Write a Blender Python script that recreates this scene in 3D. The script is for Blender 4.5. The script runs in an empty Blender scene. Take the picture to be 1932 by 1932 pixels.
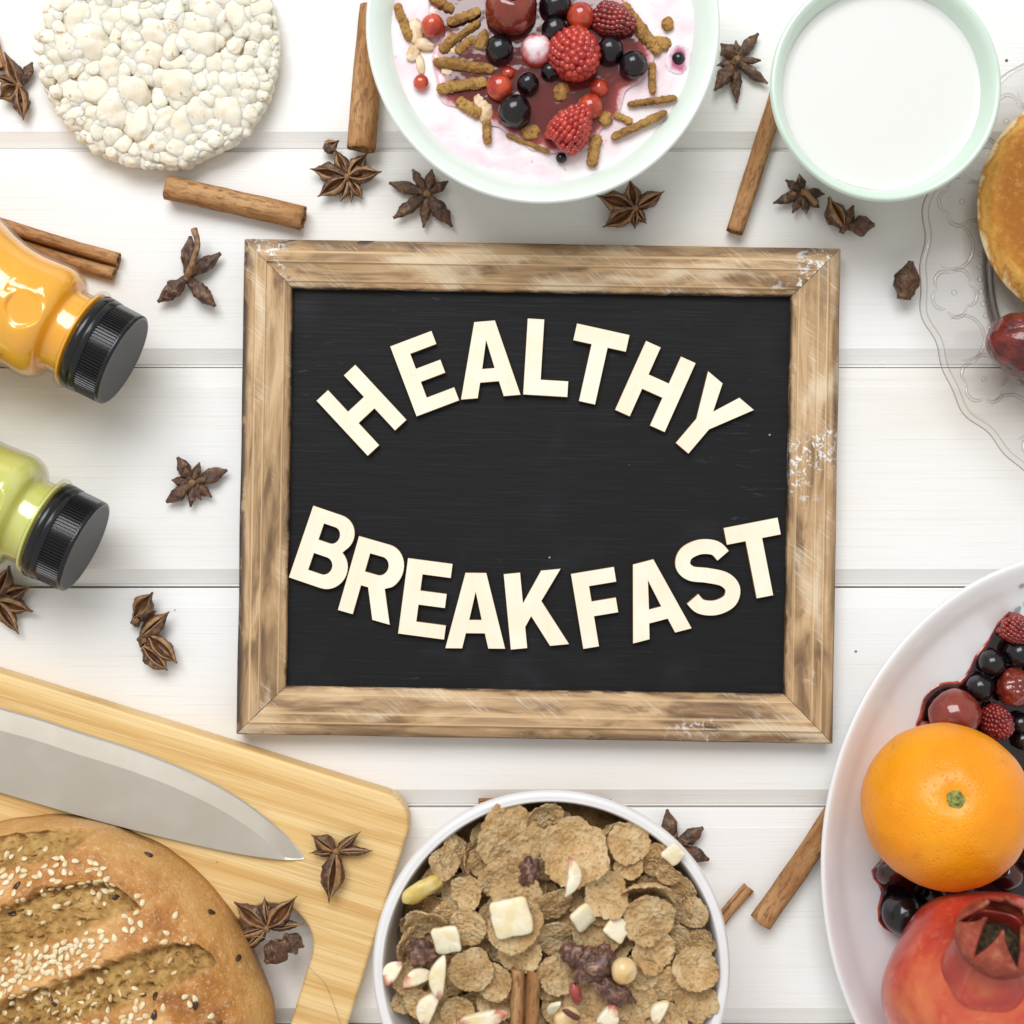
import bpy, bmesh, math, random
from mathutils import Vector, Matrix, Euler, Quaternion, noise

PI = math.pi
S = 0.46 / 1932.0          # metres on the table per unit of the measured plan
CAM_H = 0.68
scene = bpy.context.scene

# ---------------------------------------------------------------- camera, world, light
cam_data = bpy.data.cameras.new("camera")
cam = bpy.data.objects.new("camera", cam_data)
scene.collection.objects.link(cam)
cam.location = (0, 0, CAM_H)
cam_data.sensor_width = 36.0
cam_data.lens = 36.0 * CAM_H / 0.46
cam_data.clip_start = 0.02
cam_data.clip_end = 50
cam_data.dof.use_dof = True
cam_data.dof.focus_distance = CAM_H - 0.017
cam_data.dof.aperture_fstop = 8.0
scene.camera = cam

world = bpy.data.worlds.new("World")
scene.world = world
world.use_nodes = True
bg = world.node_tree.nodes["Background"]
bg.inputs[0].default_value = (1.0, 0.985, 0.96, 1)
bg.inputs[1].default_value = 0.61

def lamp(name, loc, target, sx, sy, power, col):
    l = bpy.data.lights.new(name, 'AREA')
    l.shape = 'RECTANGLE'; l.size = sx; l.size_y = sy; l.energy = power; l.color = col
    o = bpy.data.objects.new(name, l)
    scene.collection.objects.link(o)
    o.location = loc
    o.rotation_euler = (Vector(target) - Vector(loc)).to_track_quat('-Z', 'Y').to_euler()
    return o

lamp("window_light", (-0.36, 1.36, 2.00), (0, 0, 0), 1.65, 1.25, 51.0, (0.96, 0.98, 1.0))

scene.view_settings.view_transform = 'Standard'
scene.view_settings.look = 'None'
scene.view_settings.exposure = 0.0
scene.view_settings.gamma = 1.0
scene.render.engine = 'CYCLES'
scene.cycles.max_bounces = 8
scene.cycles.transparent_max_bounces = 12
scene.cycles.caustics_reflective = False
scene.cycles.caustics_refractive = False
scene.cycles.use_denoising = True

# ---------------------------------------------------------------- helpers
COL = scene.collection
rnd = random.Random(7)

def XY(px, py, z=0.0):
    k = S * (CAM_H - z) / CAM_H
    return Vector(((px - 966) * k, (966 - py) * k, z))

def LN(p, z=0.0):
    return p * S * (CAM_H - z) / CAM_H

def zoomed(ox, oy, k):
    """plan coordinates from a detail sheet with origin ox,oy and scale k (in photo pixels)"""
    return lambda x, y: ((ox + k * x) * 0.754688, (oy + k * y) * 0.754688)

def link(o):
    COL.objects.link(o); return o

def mesh(name, verts, faces, mats=(), smooth=True, midx=None):
    me = bpy.data.meshes.new(name)
    me.from_pydata([tuple(v) for v in verts], [], faces)
    for m in mats:
        me.materials.append(m)
    if midx:
        me.polygons.foreach_set('material_index', midx)
    if smooth:
        me.polygons.foreach_set('use_smooth', [True] * len(me.polygons))
    me.update()
    return me

def tag(o, label, cat, group=None):
    o['label'] = label; o['category'] = cat
    if group: o['group'] = group
    return o

def thing(name, label, cat, loc=(0, 0, 0), rot=(0, 0, 0), group=None):
    o = bpy.data.objects.new(name, None)
    o.empty_display_size = 0.01
    o.location = loc; o.rotation_euler = rot
    link(o)
    return tag(o, label, cat, group)

def part(name, me, parent, loc=(0, 0, 0), rot=(0, 0, 0), scale=(1, 1, 1), label=None):
    o = bpy.data.objects.new(name, me)
    o.parent = parent
    o.location = loc; o.rotation_euler = rot; o.scale = scale
    if label: o['label'] = label
    return link(o)

def solo(name, me, label, cat, loc=(0, 0, 0), rot=(0, 0, 0), scale=(1, 1, 1), group=None):
    o = bpy.data.objects.new(name, me)
    o.location = loc; o.rotation_euler = rot; o.scale = scale
    link(o)
    return tag(o, label, cat, group)

_ico = {}
def ico(sub):
    if sub not in _ico:
        bm = bmesh.new()
        bmesh.ops.create_icosphere(bm, subdivisions=sub, radius=1.0)
        _ico[sub] = ([v.co.copy() for v in bm.verts], [[v.index for v in f.verts] for f in bm.faces])
        bm.free()
    return _ico[sub]

def fbm(p, octs=3):
    a, f, t = 1.0, 1.0, 0.0
    for _ in range(octs):
        t += a * noise.noise(p * f); a *= 0.5; f *= 2.03
    return t

def sm(a, b, x):
    t = max(0.0, min(1.0, (x - a) / (b - a))) if a != b else float(x > a)
    return t * t * (3 - 2 * t)

def blob(name, mat, sub=4, scale=(1, 1, 1), amp=0.1, freq=1.5, seed=0, fn=None, octs=3):
    V, F = ico(sub)
    off = Vector((seed * 7.13, seed * 3.7, seed * 1.9))
    out = []
    for v in V:
        r = 1 + amp * fbm(v * freq + off, octs)
        if fn: r *= fn(v)
        out.append(Vector((v.x * r * scale[0], v.y * r * scale[1], v.z * r * scale[2])))
    return mesh(name, out, F, [mat])

def lathe(name, prof, mats, seg=128, closed=False, sx=1.0, sy=1.0, warp=None, mi=None):
    """prof: list of (r,z), revolved about z"""
    V, F, M = [], [], []
    n = len(prof)
    for (r, z) in prof:
        for k in range(seg):
            a = 2 * PI * k / seg
            rr = r * (warp(a, r, z) if warp else 1)
            V.append((rr * math.cos(a) * sx, rr * math.sin(a) * sy, z))
    for i in range(n - 1):
        for k in range(seg):
            k2 = (k + 1) % seg
            F.append((i * seg + k, i * seg + k2, (i + 1) * seg + k2, (i + 1) * seg + k))
            M.append(mi[i] if mi else 0)
    if prof[0][0] > 1e-6 and closed:
        F.append(tuple(reversed(range(seg)))); M.append(0)
    if prof[-1][0] > 1e-6 and closed:
        F.append(tuple((n - 1) * seg + k for k in range(seg))); M.append(mi[-1] if mi else 0)
    return mesh(name, V, F, mats, midx=M)

def smooth_profile(pts, n=8):
    """Catmull-Rom resample of an open polyline"""
    out = []
    P = [pts[0]] + list(pts) + [pts[-1]]
    for i in range(1, len(P) - 2):
        p0, p1, p2, p3 = P[i - 1], P[i], P[i + 1], P[i + 2]
        for k in range(n):
            t = k / n
            out.append(tuple(0.5 * (2 * p1[j] + (p2[j] - p0[j]) * t + (2 * p0[j] - 5 * p1[j] + 4 * p2[j] - p3[j]) * t * t
                                    + (3 * p1[j] - p0[j] - 3 * p2[j] + p3[j]) * t ** 3) for j in range(len(p1))))
    out.append(tuple(pts[-1]))
    return out

def attr(me, name, vals):
    a = me.attributes.new(name, 'FLOAT', 'POINT')
    a.data.foreach_set('value', vals)

def tube(name, pts, rads, mat, seg=10, amp=0.0):
    V, F = [], []
    n = len(pts)
    for i, p in enumerate(pts):
        p = Vector(p)
        d = (Vector(pts[min(i + 1, n - 1)]) - Vector(pts[max(i - 1, 0)])).normalized()
        up = Vector((0, 0, 1)) if abs(d.z) < 0.9 else Vector((1, 0, 0))
        a = d.cross(up).normalized(); b = a.cross(d)
        for k in range(seg):
            t = 2 * PI * k / seg
            r = rads[i] * (1 + amp * noise.noise(p * 900 + Vector((math.cos(t), math.sin(t), 0))))
            V.append(p + a * math.cos(t) * r + b * math.sin(t) * r)
    for i in range(n - 1):
        for k in range(seg):
            k2 = (k + 1) % seg
            F.append((i * seg + k, i * seg + k2, (i + 1) * seg + k2, (i + 1) * seg + k))
    F.append(tuple(reversed(range(seg)))); F.append(tuple((n - 1) * seg + k for k in range(seg)))
    return mesh(name, V, F, [mat])

# ---------------------------------------------------------------- materials
ALIAS = dict(sss='Subsurface Weight', coat='Coat Weight', coat_rough='Coat Roughness', metal='Metallic', spec='Specular IOR Level', ior='IOR', sheen='Sheen Weight')

class Mat:
    def __init__(s, name, base=(.8, .8, .8), rough=.5, sss_r=None, world=False, **kw):
        s.world = world
        s.m = bpy.data.materials.new(name); s.m.use_nodes = True
        s.nt = s.m.node_tree; s.b = s.nt.nodes['Principled BSDF']
        s.b.inputs['Base Color'].default_value = (*base, 1)
        s.b.inputs['Roughness'].default_value = rough
        for k, v in kw.items():
            s.b.inputs[ALIAS[k]].default_value = v
        if sss_r:
            s.b.inputs['Subsurface Radius'].default_value = (1, sss_r[1], sss_r[2])
            s.b.inputs['Subsurface Scale'].default_value = sss_r[0]
    def node(s, t, **props):
        n = s.nt.nodes.new(t)
        for k, v in props.items(): setattr(n, k, v)
        return n
    def put(s, sock, v):
        if isinstance(v, bpy.types.NodeSocket): s.nt.links.new(v, sock)
        elif isinstance(v, (tuple, list)) and len(v) == 3 and sock.type == 'RGBA': sock.default_value = (*v, 1)
        else: sock.default_value = v
    def coord(s, scale=(1, 1, 1), rot=(0, 0, 0), rand=True, loc=(0, 0, 0)):
        mp = s.node('ShaderNodeMapping')
        src = s.node('ShaderNodeNewGeometry').outputs['Position'] if s.world else s.node('ShaderNodeTexCoord').outputs['Object']
        if any(rot):      # turn first, stretch after
            m0 = s.node('ShaderNodeMapping'); s.nt.links.new(src, m0.inputs['Vector'])
            m0.inputs['Rotation'].default_value = rot; src = m0.outputs[0]; rot = (0, 0, 0)
        s.nt.links.new(src, mp.inputs['Vector'])
        mp.inputs['Scale'].default_value = scale; mp.inputs['Rotation'].default_value = rot
        mp.inputs['Location'].default_value = loc
        if rand:
            oi = s.node('ShaderNodeObjectInfo'); vm = s.node('ShaderNodeVectorMath', operation='SCALE')
            vm.inputs[0].default_value = (17.3, 31.7, 13.1)
            s.nt.links.new(oi.outputs['Random'], vm.inputs['Scale']); s.nt.links.new(vm.outputs[0], mp.inputs['Location'])
        return mp.outputs[0]
    def noise(s, scale=1.0, detail=3, rough=.55, dist=0.0, st=(1, 1, 1), rot=(0, 0, 0), rand=True, loc=(0, 0, 0)):
        n = s.node('ShaderNodeTexNoise')
        s.nt.links.new(s.coord(tuple(scale * q for q in st), rot, rand, loc), n.inputs['Vector'])
        n.inputs['Scale'].default_value = 1.0; n.inputs['Detail'].default_value = detail
        n.inputs['Roughness'].default_value = rough; n.inputs['Distortion'].default_value = dist
        return n.outputs['Fac']
    def voro(s, scale, feature='F1', st=(1, 1, 1), rand=True):
        n = s.node('ShaderNodeTexVoronoi', feature=feature)
        s.nt.links.new(s.coord(tuple(scale * q for q in st), rand=rand), n.inputs['Vector'])
        n.inputs['Scale'].default_value = 1.0
        return n.outputs['Distance']
    def ramp(s, fac, stops):
        r = s.node('ShaderNodeValToRGB'); e = r.color_ramp.elements
        while len(e) < len(stops): e.new(0.5)
        for i, (p, c) in enumerate(stops):
            e[i].position = p
            if not isinstance(c, (tuple, list)): c = (c, c, c)
            e[i].color = (*c, 1)
        s.put(r.inputs[0], fac)
        return r.outputs[0]
    def mix(s, f, a, b, mode='MIX'):
        n = s.node('ShaderNodeMix', data_type='RGBA', blend_type=mode)
        s.put(n.inputs[0], f); s.put(n.inputs[6], a); s.put(n.inputs[7], b)
        return n.outputs[2]
    def math(s, op, a, b=0.0, clamp=False):
        n = s.node('ShaderNodeMath', operation=op, use_clamp=clamp)
        s.put(n.inputs[0], a); s.put(n.inputs[1], b)
        return n.outputs[0]
    def range(s, v, a, b, c=0.0, d=1.0):
        n = s.node('ShaderNodeMapRange', interpolation_type='SMOOTHSTEP')
        s.put(n.inputs[0], v); n.inputs[1].default_value = a; n.inputs[2].default_value = b
        n.inputs[3].default_value = c; n.inputs[4].default_value = d
        return n.outputs[0]
    def axis(s, i):
        tc = s.node('ShaderNodeTexCoord'); sp = s.node('ShaderNodeSeparateXYZ')
        s.nt.links.new(tc.outputs['Object'], sp.inputs[0])
        return sp.outputs[i]
    def attrib(s, name):
        return s.node('ShaderNodeAttribute', attribute_name=name).outputs['Fac']
    def random(s):
        return s.node('ShaderNodeObjectInfo').outputs['Random']
    def bump(s, h, strength=.4, dist=.0005, prev=None):
        n = s.node('ShaderNodeBump')
        s.put(n.inputs['Height'], h); n.inputs['Strength'].default_value = strength; n.inputs['Distance'].default_value = dist
        if prev is not None: s.nt.links.new(prev, n.inputs['Normal'])
        return n.outputs[0]
    def col(s, v): s.put(s.b.inputs['Base Color'], v); return s
    def rough(s, v): s.put(s.b.inputs['Roughness'], v); return s
    def nrm(s, v): s.nt.links.new(v, s.b.inputs['Normal']); return s

# painted planks
def m_paint():
    k = Mat('white_paint', rough=.55, spec=.3)
    fib = k.noise(1, 4, .65, st=(11, 1100, 60)); big = k.noise(1, 3, .55, st=(4, 13, 10)); streak = k.noise(1, 3, .6, .3, st=(2.2, 120, 20))
    c = k.ramp(big, [(.27, (.775, .725, .635)), (.43, (.835, .815, .78)), (.58, (.855, .85, .84))])
    c = k.mix(k.range(streak, .58, .78, 0, .22), c, (.60, .52, .40))
    c = k.mix(k.range(fib, .53, .78, 0, .36), c, (.64, .57, .47))
    sp = k.voro(60); spk = k.range(sp, .035, .055, 1, 0)
    msk = k.range(k.noise(30, 1), .55, .59)
    c = k.mix(k.math('MULTIPLY', spk, msk), c, (.16, .08, .03))
    k.col(c); k.nrm(k.bump(fib, .35, .0004)); k.rough(k.range(big, .3, .7, .62, .45))
    return k.m
M_PAINT = m_paint()
M_DARK = Mat('dark_gap_wood', (.16, .12, .08), .8).m

def m_rail(name, b, dark, white, seed, phi):
    k = Mat(name, rough=.6, spec=.25)
    L = (seed * 3.1, seed * 1.7, seed)
    t = k.math('ADD', k.axis(1), b)
    grain = k.noise(1, 4, .6, .4, st=(16, 260, 80), rand=False, loc=L)
    fine = k.noise(1, 3, .6, st=(60, 1500, 300), rand=False, loc=L)
    big = k.noise(1, 3, .6, .8, st=(24, 110, 30), rand=False, loc=L)
    c = k.ramp(big, [(.26, (.12, .070, .038)), (.40, (.27, .165, .085)), (.51, (.47, .30, .155)), (.70, (.66, .46, .27))])
    c = k.mix(k.range(grain, .46, .72, 0, .45), c, (.20, .12, .06))
    c = k.mix(k.range(fine, .5, .75, 0, .28), c, (.10, .06, .03))
    # paler lines along the rail ridges, broken up by the grain
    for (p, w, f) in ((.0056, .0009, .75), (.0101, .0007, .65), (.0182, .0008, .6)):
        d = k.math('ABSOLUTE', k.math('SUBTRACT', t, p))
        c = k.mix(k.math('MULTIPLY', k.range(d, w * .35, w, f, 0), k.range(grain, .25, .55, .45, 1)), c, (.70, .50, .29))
    # diagonal sanding scratches
    scr = k.noise(1, 3, .65, st=(2300, 75, 40), rot=(0, 0, phi), rand=False, loc=L)
    pat = k.noise(1, 2, .5, .6, st=(26, 75, 30), rand=False, loc=(L[2], L[0], 3))
    f = k.math('MULTIPLY', k.range(scr, .52, .64), k.range(pat, .44, .62))
    c = k.mix(k.math('MULTIPLY', f, .5), c, (.82, .72, .56))
    c = k.mix(k.range(pat, .54, .72, 0, .6), c, (.76, .63, .45))
    # flaking white and black paint
    chip = k.noise(330, 4, .7, .6, rand=False, loc=L); reg = k.noise(20, 2, .5, rand=False, loc=(seed, 4, seed * 2))
    f = k.math('MULTIPLY', k.range(chip, .53, .60), k.range(reg, .62 - white, .70 - white))
    c = k.mix(f, c, (.80, .80, .80))
    chip2 = k.noise(1, 4, .65, .4, st=(60, 190, 60), rand=False, loc=(seed, seed, 9))
    edge = k.range(t, .0005, .0035, 1, 0)
    f = k.math('MULTIPLY', k.range(chip2, .60 - dark, .68 - dark), edge)
    c = k.mix(f, c, (.03, .03, .034))
    f = k.math('MULTIPLY', k.range(chip2, .56, .66), k.range(reg, .60 - dark * .5, .68 - dark * .5))
    c = k.mix(k.math('MULTIPLY', f, .8), c, (.05, .045, .045))
    sc1 = k.math('MULTIPLY', k.range(t, .0008, .0042, 1, 0), k.range(grain, .30, .62, .25, .85))
    c = k.mix(k.math('MULTIPLY', sc1, .8), c, (.10, .058, .03))
    sc2 = k.math('MULTIPLY', k.range(t, .0196, .0212, 0, 1), k.range(chip2, .42, .58, 0, .9))
    c = k.mix(sc2, c, (.06, .04, .028))
    k.col(c); k.nrm(k.bump(fine, .35, .0003, k.bump(grain, .3, .0005)))
    return k.m

def m_slate():
    k = Mat('blackboard_paint', rough=.6, spec=.14)
    f1 = k.noise(1, 4, .65, st=(28, 900, 50)); big = k.noise(14, 3, .6, .6); f2 = k.noise(1, 3, .6, st=(90, 2200, 50))
    c = k.mix(k.range(f1, .50, .85), (.011, .011, .012), (.020, .021, .024))
    c = k.mix(k.range(big, .50, .78, 0, .45), c, (.034, .034, .040))
    sp = k.range(k.voro(75), .022, .04, 1, 0)
    c = k.mix(k.math('MULTIPLY', sp, k.range(k.noise(60, 1), .55, .6)), c, (.35, .37, .42))
    sc = k.noise(1, 4, .7, .8, st=(70, 420, 70)); rg = k.noise(24, 2)
    c = k.mix(k.math('MULTIPLY', k.range(sc, .60, .72, 0, .2), k.range(rg, .55, .68)), c, (.20, .21, .24))
    k.col(c); k.nrm(k.bump(f1, .35, .0003, k.bump(f2, .25, .0002))); k.rough(k.range(f1, .4, .7, .6, .42))
    return k.m

def m_ply():
    k = Mat('plywood_face', rough=.6, spec=.25)
    g = k.noise(1, 3, .6, st=(900, 40, 40)); b = k.noise(60, 2)
    c = k.mix(k.range(b, .35, .7), (.87, .785, .61), (.90, .835, .69))
    c = k.mix(k.range(g, .5, .8, 0, .25), c, (.74, .60, .39))
    k.col(c); k.nrm(k.bump(g, .25, .0003)); return k.m
M_PLY = m_ply()
M_BURNT = Mat('laser_burnt_edge', (.30, .15, .055), .8).m

def m_anise():
    k = Mat('anise_husk', rough=.42, spec=.55)
    a = k.noise(330, 4, .65, .8); b = k.noise(110, 2)
    c = k.ramp(a, [(.32, (.020, .010, .007)), (.46, (.065, .030, .016)), (.58, (.15, .072, .034)), (.74, (.40, .24, .12))])
    c = k.mix(k.range(b, .45, .75, 0, .6), c, (.15, .058, .024))
    k.col(c); k.nrm(k.bump(a, .9, .0012)); return k.m
M_ANISE = m_anise()
def m_lip():
    k = Mat('anise_lip', rough=.45)
    a = k.noise(400, 3)
    k.col(k.ramp(a, [(.3, (.16, .075, .03)), (.7, (.42, .23, .10))])); k.nrm(k.bump(a, .4, .0006)); return k.m
M_LIP = m_lip()
def m_cav():
    k = Mat('anise_inside', rough=.35)
    a = k.noise(260, 3)
    k.col(k.ramp(a, [(.3, (.05, .018, .007)), (.7, (.21, .085, .022))])); return k.m
M_CAV = m_cav()
M_STALK = (lambda k: k.col(k.ramp(k.noise(350, 3), [(.3, (.10, .05, .025)), (.7, (.40, .23, .11))])).nrm(k.bump(k.noise(500, 2), .5, .0006)))(Mat('anise_stalk', rough=.7)).m

def m_cinn():
    k = Mat('cinnamon_bark', rough=.7, spec=.25)
    a = k.noise(1, 5, .7, .6, st=(190, 620, 620)); b = k.noise(1, 3, .5, st=(25, 130, 130)); v = k.noise(1, 3, .6, st=(45, 700, 700))
    c = k.ramp(b, [(.3, (.27, .115, .036)), (.5, (.40, .20, .078)), (.7, (.52, .30, .135))])
    c = k.mix(k.range(a, .46, .66, 0, .75), c, (.15, .06, .022))
    c = k.mix(k.range(v, .55, .75, 0, .35), c, (.62, .38, .19))
    k.col(c); k.nrm(k.bump(a, .55, .0006, k.bump(v, .4, .0004))); return k.m
M_CINN = m_cinn()

def glaze(name, base, rough=.18, sp=0.0, scol=(.5, .5, .4)):
    k = Mat(name, base, rough, coat=.6, coat_rough=.06, sss=.08, sss_r=(.002, .8, .7))
    a = k.noise(40, 2)
    c = k.mix(k.range(a, .35, .7, 0, .5), base, tuple(min(.9, q * 1.05 + .015) for q in base))
    k.col(c); k.nrm(k.bump(k.noise(60, 2), .06, .001)); return k.m
M_MINT = glaze('mint_glaze', (.60, .72, .62)); M_MINT2 = glaze('mint_glaze_pale', (.70, .78, .71)); M_WHITE = glaze('white_glaze', (.76, .75, .745), .3)
M_PLATE = glaze('plate_glaze', (.79, .79, .80), .25)
M_MILK = Mat('milk', (.765, .76, .735), .22, sss=.3, sss_r=(.004, .8, .6)).m
def m_yog():
    k = Mat('yogurt', rough=.32, sss=.35, sss_r=(.004, .6, .6), spec=.4)
    a = k.noise(45, 3, .55, .5); b = k.noise(230, 3)
    c = k.mix(k.range(a, .35, .68), (.86, .80, .80), (.78, .60, .65))
    c = k.mix(k.range(b, .66, .74, 0, .5), c, (.60, .27, .30))
    k.col(c); k.nrm(k.bump(a, .25, .003, k.bump(b, .10, .0006))); return k.m
M_YOG = m_yog()
def m_juice(name, deep, mid, thin):
    k = Mat(name, rough=.06, coat=.4, coat_rough=.03)
    t = k.attrib('thick')
    n = k.math('ADD', t, k.math('MULTIPLY', k.math('SUBTRACT', k.noise(150, 4, .6, .5), .5), .75))
    k.col(k.ramp(n, [(.06, thin), (.25, mid), (.62, deep)])); k.nrm(k.bump(k.noise(110, 2), .12, .002)); return k.m
M_JUICE1 = m_juice('berry_juice', (.12, .014, .012), (.30, .05, .045), (.78, .52, .54))
M_STAIN = m_juice('purple_stain', (.20, .012, .05), (.50, .14, .24), (.81, .66, .70))
M_JUICE2 = m_juice('dark_berry_juice', (.014, .003, .004), (.075, .006, .006), (.45, .055, .03))

def fruit(name, c1, c2, rough=.15, f=90, bump=.15, coat=.5, sss=.15):
    k = Mat(name, c1, rough, world=True, coat=coat, coat_rough=.08, sss=sss, sss_r=(.003, .3, .2))
    a = k.noise(f, 3, .55, .4)
    k.col(k.mix(k.range(a, .35, .68), c1, c2)); k.nrm(k.bump(a, bump, .0012)); return k.m
M_BLACK = fruit('blackcurrant_skin', (.004, .003, .005), (.012, .007, .010), .17, 130, .12, .12, sss=0)
M_REDC = fruit('redcurrant_skin', (.34, .022, .012), (.58, .085, .03), .14, 110, .12, sss=.35)
M_CHERRY = fruit('cherry_skin', (.15, .016, .011), (.25, .04, .022), .13, 90, .2, sss=.2)
M_DARKCH = fruit('dark_cherry_skin', (.035, .008, .008), (.09, .014, .011), .10, 80, .15, sss=.1)
M_RASP = fruit('raspberry_flesh', (.36, .020, .016), (.56, .06, .035), .20, 200, .2, .35, .3)
M_RASPD = fruit('raspberry_dark_flesh', (.17, .012, .013), (.30, .03, .022), .18, 200, .3, .45, .2)
def m_pink():
    k = Mat('yogurt_coated_berry', rough=.22, sss=.3, sss_r=(.003, .5, .4))
    f = k.math('ADD', k.axis(2), k.math('MULTIPLY', k.math('SUBTRACT', k.noise(2.2, 3), .5), 1.1))
    k.col(k.ramp(k.math('ADD', f, 0.0), [(.30, (.62, .07, .05)), (.62, (.76, .36, .38)), (.85, (.86, .74, .77))])); return k.m
M_PINK = m_pink()
M_DATE = fruit('jujube_skin', (.075, .008, .008), (.21, .022, .015), .26, 150, 1.0, .4, .1)
M_HOLE = Mat('cherry_hollow', (.02, .004, .003), .3).m

def m_bran(name, c0, c1, c2, f=520, bs=.9):
    k = Mat(name, rough=.75, spec=.25, world=True)
    a = k.noise(f, 4, .65); b = k.noise(110, 3, .6, .3); d = k.noise(f * 2.2, 2)
    c = k.ramp(b, [(.3, c0), (.5, c1), (.72, c2)])
    c = k.mix(k.range(a, .50, .68, 0, .70), c, tuple(q * .42 for q in c0))
    c = k.mix(k.range(d, .58, .74, 0, .4), c, tuple(min(.9, q * 1.35) for q in c2))
    rv = k.ramp(k.random(), [(0, .80), (1, 1.0)])
    c = k.mix(1.0, c, rv, 'MULTIPLY')
    k.col(c); k.nrm(k.bump(a, bs, .0018)); return k.m
M_FLAKE = m_bran('bran_flake', (.62, .37, .15), (.77, .515, .25), (.89, .69, .41), 620, 1.0)
M_STICK = m_bran('bran_stick', (.30, .15, .05), (.47, .25, .075), (.62, .37, .11))
M_CRUMB = m_bran('cereal_crumb', (.24, .13, .05), (.36, .21, .09), (.46, .29, .13))
M_NUT = (lambda k: k.col(k.mix(k.range(k.noise(180, 3), .4, .7), (.80, .66, .46), (.62, .38, .19))).nrm(k.bump(k.noise(300, 3), .4, .0006)))(Mat('chopped_nut', rough=.6, world=True)).m
def m_apple():
    k = Mat('dried_apple', rough=.6, world=True, sss=.25, sss_r=(.002, .7, .4))
    a = k.noise(130, 3); c = k.mix(k.range(a, .40, .72), (.86, .79, .60), (.80, .66, .36))
    e = k.attrib('skin')
    c = k.mix(e, c, k.mix(k.range(k.noise(300, 2), .35, .65), (.55, .16, .12), (.78, .52, .36)))
    k.col(c); k.nrm(k.bump(a, .35, .0008)); return k.m
M_APPLE = m_apple()
M_BANANA = (lambda k: k.col(k.mix(k.range(k.noise(150, 3), .35, .7), (.62, .43, .10), (.78, .64, .26))).nrm(k.bump(k.noise(200, 3), .5, .0008)))(Mat('banana_chip', rough=.5, world=True)).m
def m_raisin():
    k = Mat('raisin_skin', rough=.38, world=True, coat=.2, spec=.5)
    a = k.noise(260, 4, .65, 1.0); c = k.ramp(a, [(.3, (.035, .014, .011)), (.5, (.12, .05, .032)), (.72, (.40, .22, .14))])
    k.col(c); k.nrm(k.bump(a, 1.0, .0012)); return k.m
M_RAISIN = m_raisin()
M_HAZEL = (lambda k: k.col(k.mix(k.range(k.noise(90, 3), .35, .7), (.66, .40, .13), (.80, .62, .34))).nrm(k.bump(k.noise(160, 2), .25, .0006)))(Mat('hazelnut', rough=.35, coat=.2, world=True)).m
M_HUSK = Mat('nut_skin', (.11, .028, .02), .5).m
M_GOJI = fruit('dried_cranberry', (.24, .03, .025), (.40, .08, .06), .35, 200, .6, .2, .1)

def m_bamboo():
    k = Mat('bamboo', rough=.45, spec=.35)
    s1 = k.noise(1, 1, .4, st=(.9, 140, 1), rand=False); s2 = k.noise(1, 4, .65, st=(16, 2100, 30), rand=False); s3 = k.noise(1, 2, .5, st=(20, 700, 20), rand=False)
    c = k.ramp(s1, [(.36, (.66, .40, .14)), (.48, (.76, .50, .20)), (.64, (.83, .60, .29))])
    c = k.mix(k.range(s2, .48, .72, 0, .62), c, (.46, .25, .075))
    c = k.mix(k.range(s3, .50, .70, 0, .45), c, (.86, .67, .37))
    # nodes of the culms: short dotted bands
    dots = k.range(k.voro(480, rand=False), .16, .30, 1, 0)
    band = k.noise(1, 1, .4, st=(42, 110, 1), rand=False)
    c = k.mix(k.math('MULTIPLY', dots, k.range(band, .74, .77, 0, .8)), c, (.20, .085, .025))
    c = k.mix(k.range(band, .70, .76, 0, .25), c, (.58, .33, .10))
    k.col(c); k.nrm(k.bump(s2, .25, .0003)); k.rough(k.range(s2, .3, .7, .38, .52)); return k.m
def m_steel():
    k = Mat('brushed_steel', (.62, .585, .53), .36, metal=1.0)
    a = k.noise(1, 3, .6, st=(1500, 60, 60), rand=False); b = k.noise(50, 3)
    k.col(k.mix(k.range(b, .4, .7), (.66, .60, .51), (.68, .625, .54)))
    k.rough(k.range(b, .3, .7, .36, .39)); return k.m
M_STEEL = m_steel()
M_EDGE = Mat('ground_edge', (.60, .62, .65), .5, metal=1.0).m
M_BLACKPL = (lambda k: k.nrm(k.bump(k.noise(500, 2), .05, .0003)))(Mat('black_plastic', (.006, .006, .007), .22)).m
M_BLACKMT = Mat('black_plastic_matt', (.045, .045, .048), .45).m
def m_bread():
    k = Mat('bread_crust', rough=.5, spec=.35)
    sl = k.attrib('slash'); ed = k.attrib('tone')
    a = k.noise(170, 4, .62, .4); b = k.noise(42, 3, .55, .5); fl = k.noise(700, 2)
    crust = k.ramp(b, [(.28, (.30, .105, .024)), (.46, (.50, .21, .050)), (.66, (.68, .37, .13))])
    crust = k.mix(k.range(a, .50, .75, 0, .5), crust, (.62, .37, .155))
    crust = k.mix(k.range(fl, .58, .70, 0, .55), crust, (.74, .56, .33))
    crust = k.mix(k.math('MULTIPLY', ed, .5), crust, (.62, .36, .12))
    crust = k.mix(k.range(k.noise(310, 5, .75, .5), .54, .70, 0, .55), crust, (.76, .56, .31))
    crust = k.mix(k.range(k.noise(95, 5, .7, .8), .56, .72, 0, .5), crust, (.26, .09, .022))
    crumb = k.ramp(a, [(.25, (.16, .075, .018)), (.42, (.36, .195, .055)), (.6, (.52, .325, .11)), (.8, (.68, .48, .22))])
    c = k.mix(sl, crust, crumb)
    k.col(c)
    pits = k.range(k.voro(210), .10, .32)
    hgt = k.mix(sl, k.math('MULTIPLY', k.math('ADD', a, k.noise(520, 4, .7)), .55), k.math('MULTIPLY', k.math('ADD', pits, a), .8))
    k.nrm(k.bump(hgt, .75, .0016)); k.rough(k.range(sl, 0, 1, .42, .85)); return k.m
M_BREAD = m_bread()
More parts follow.
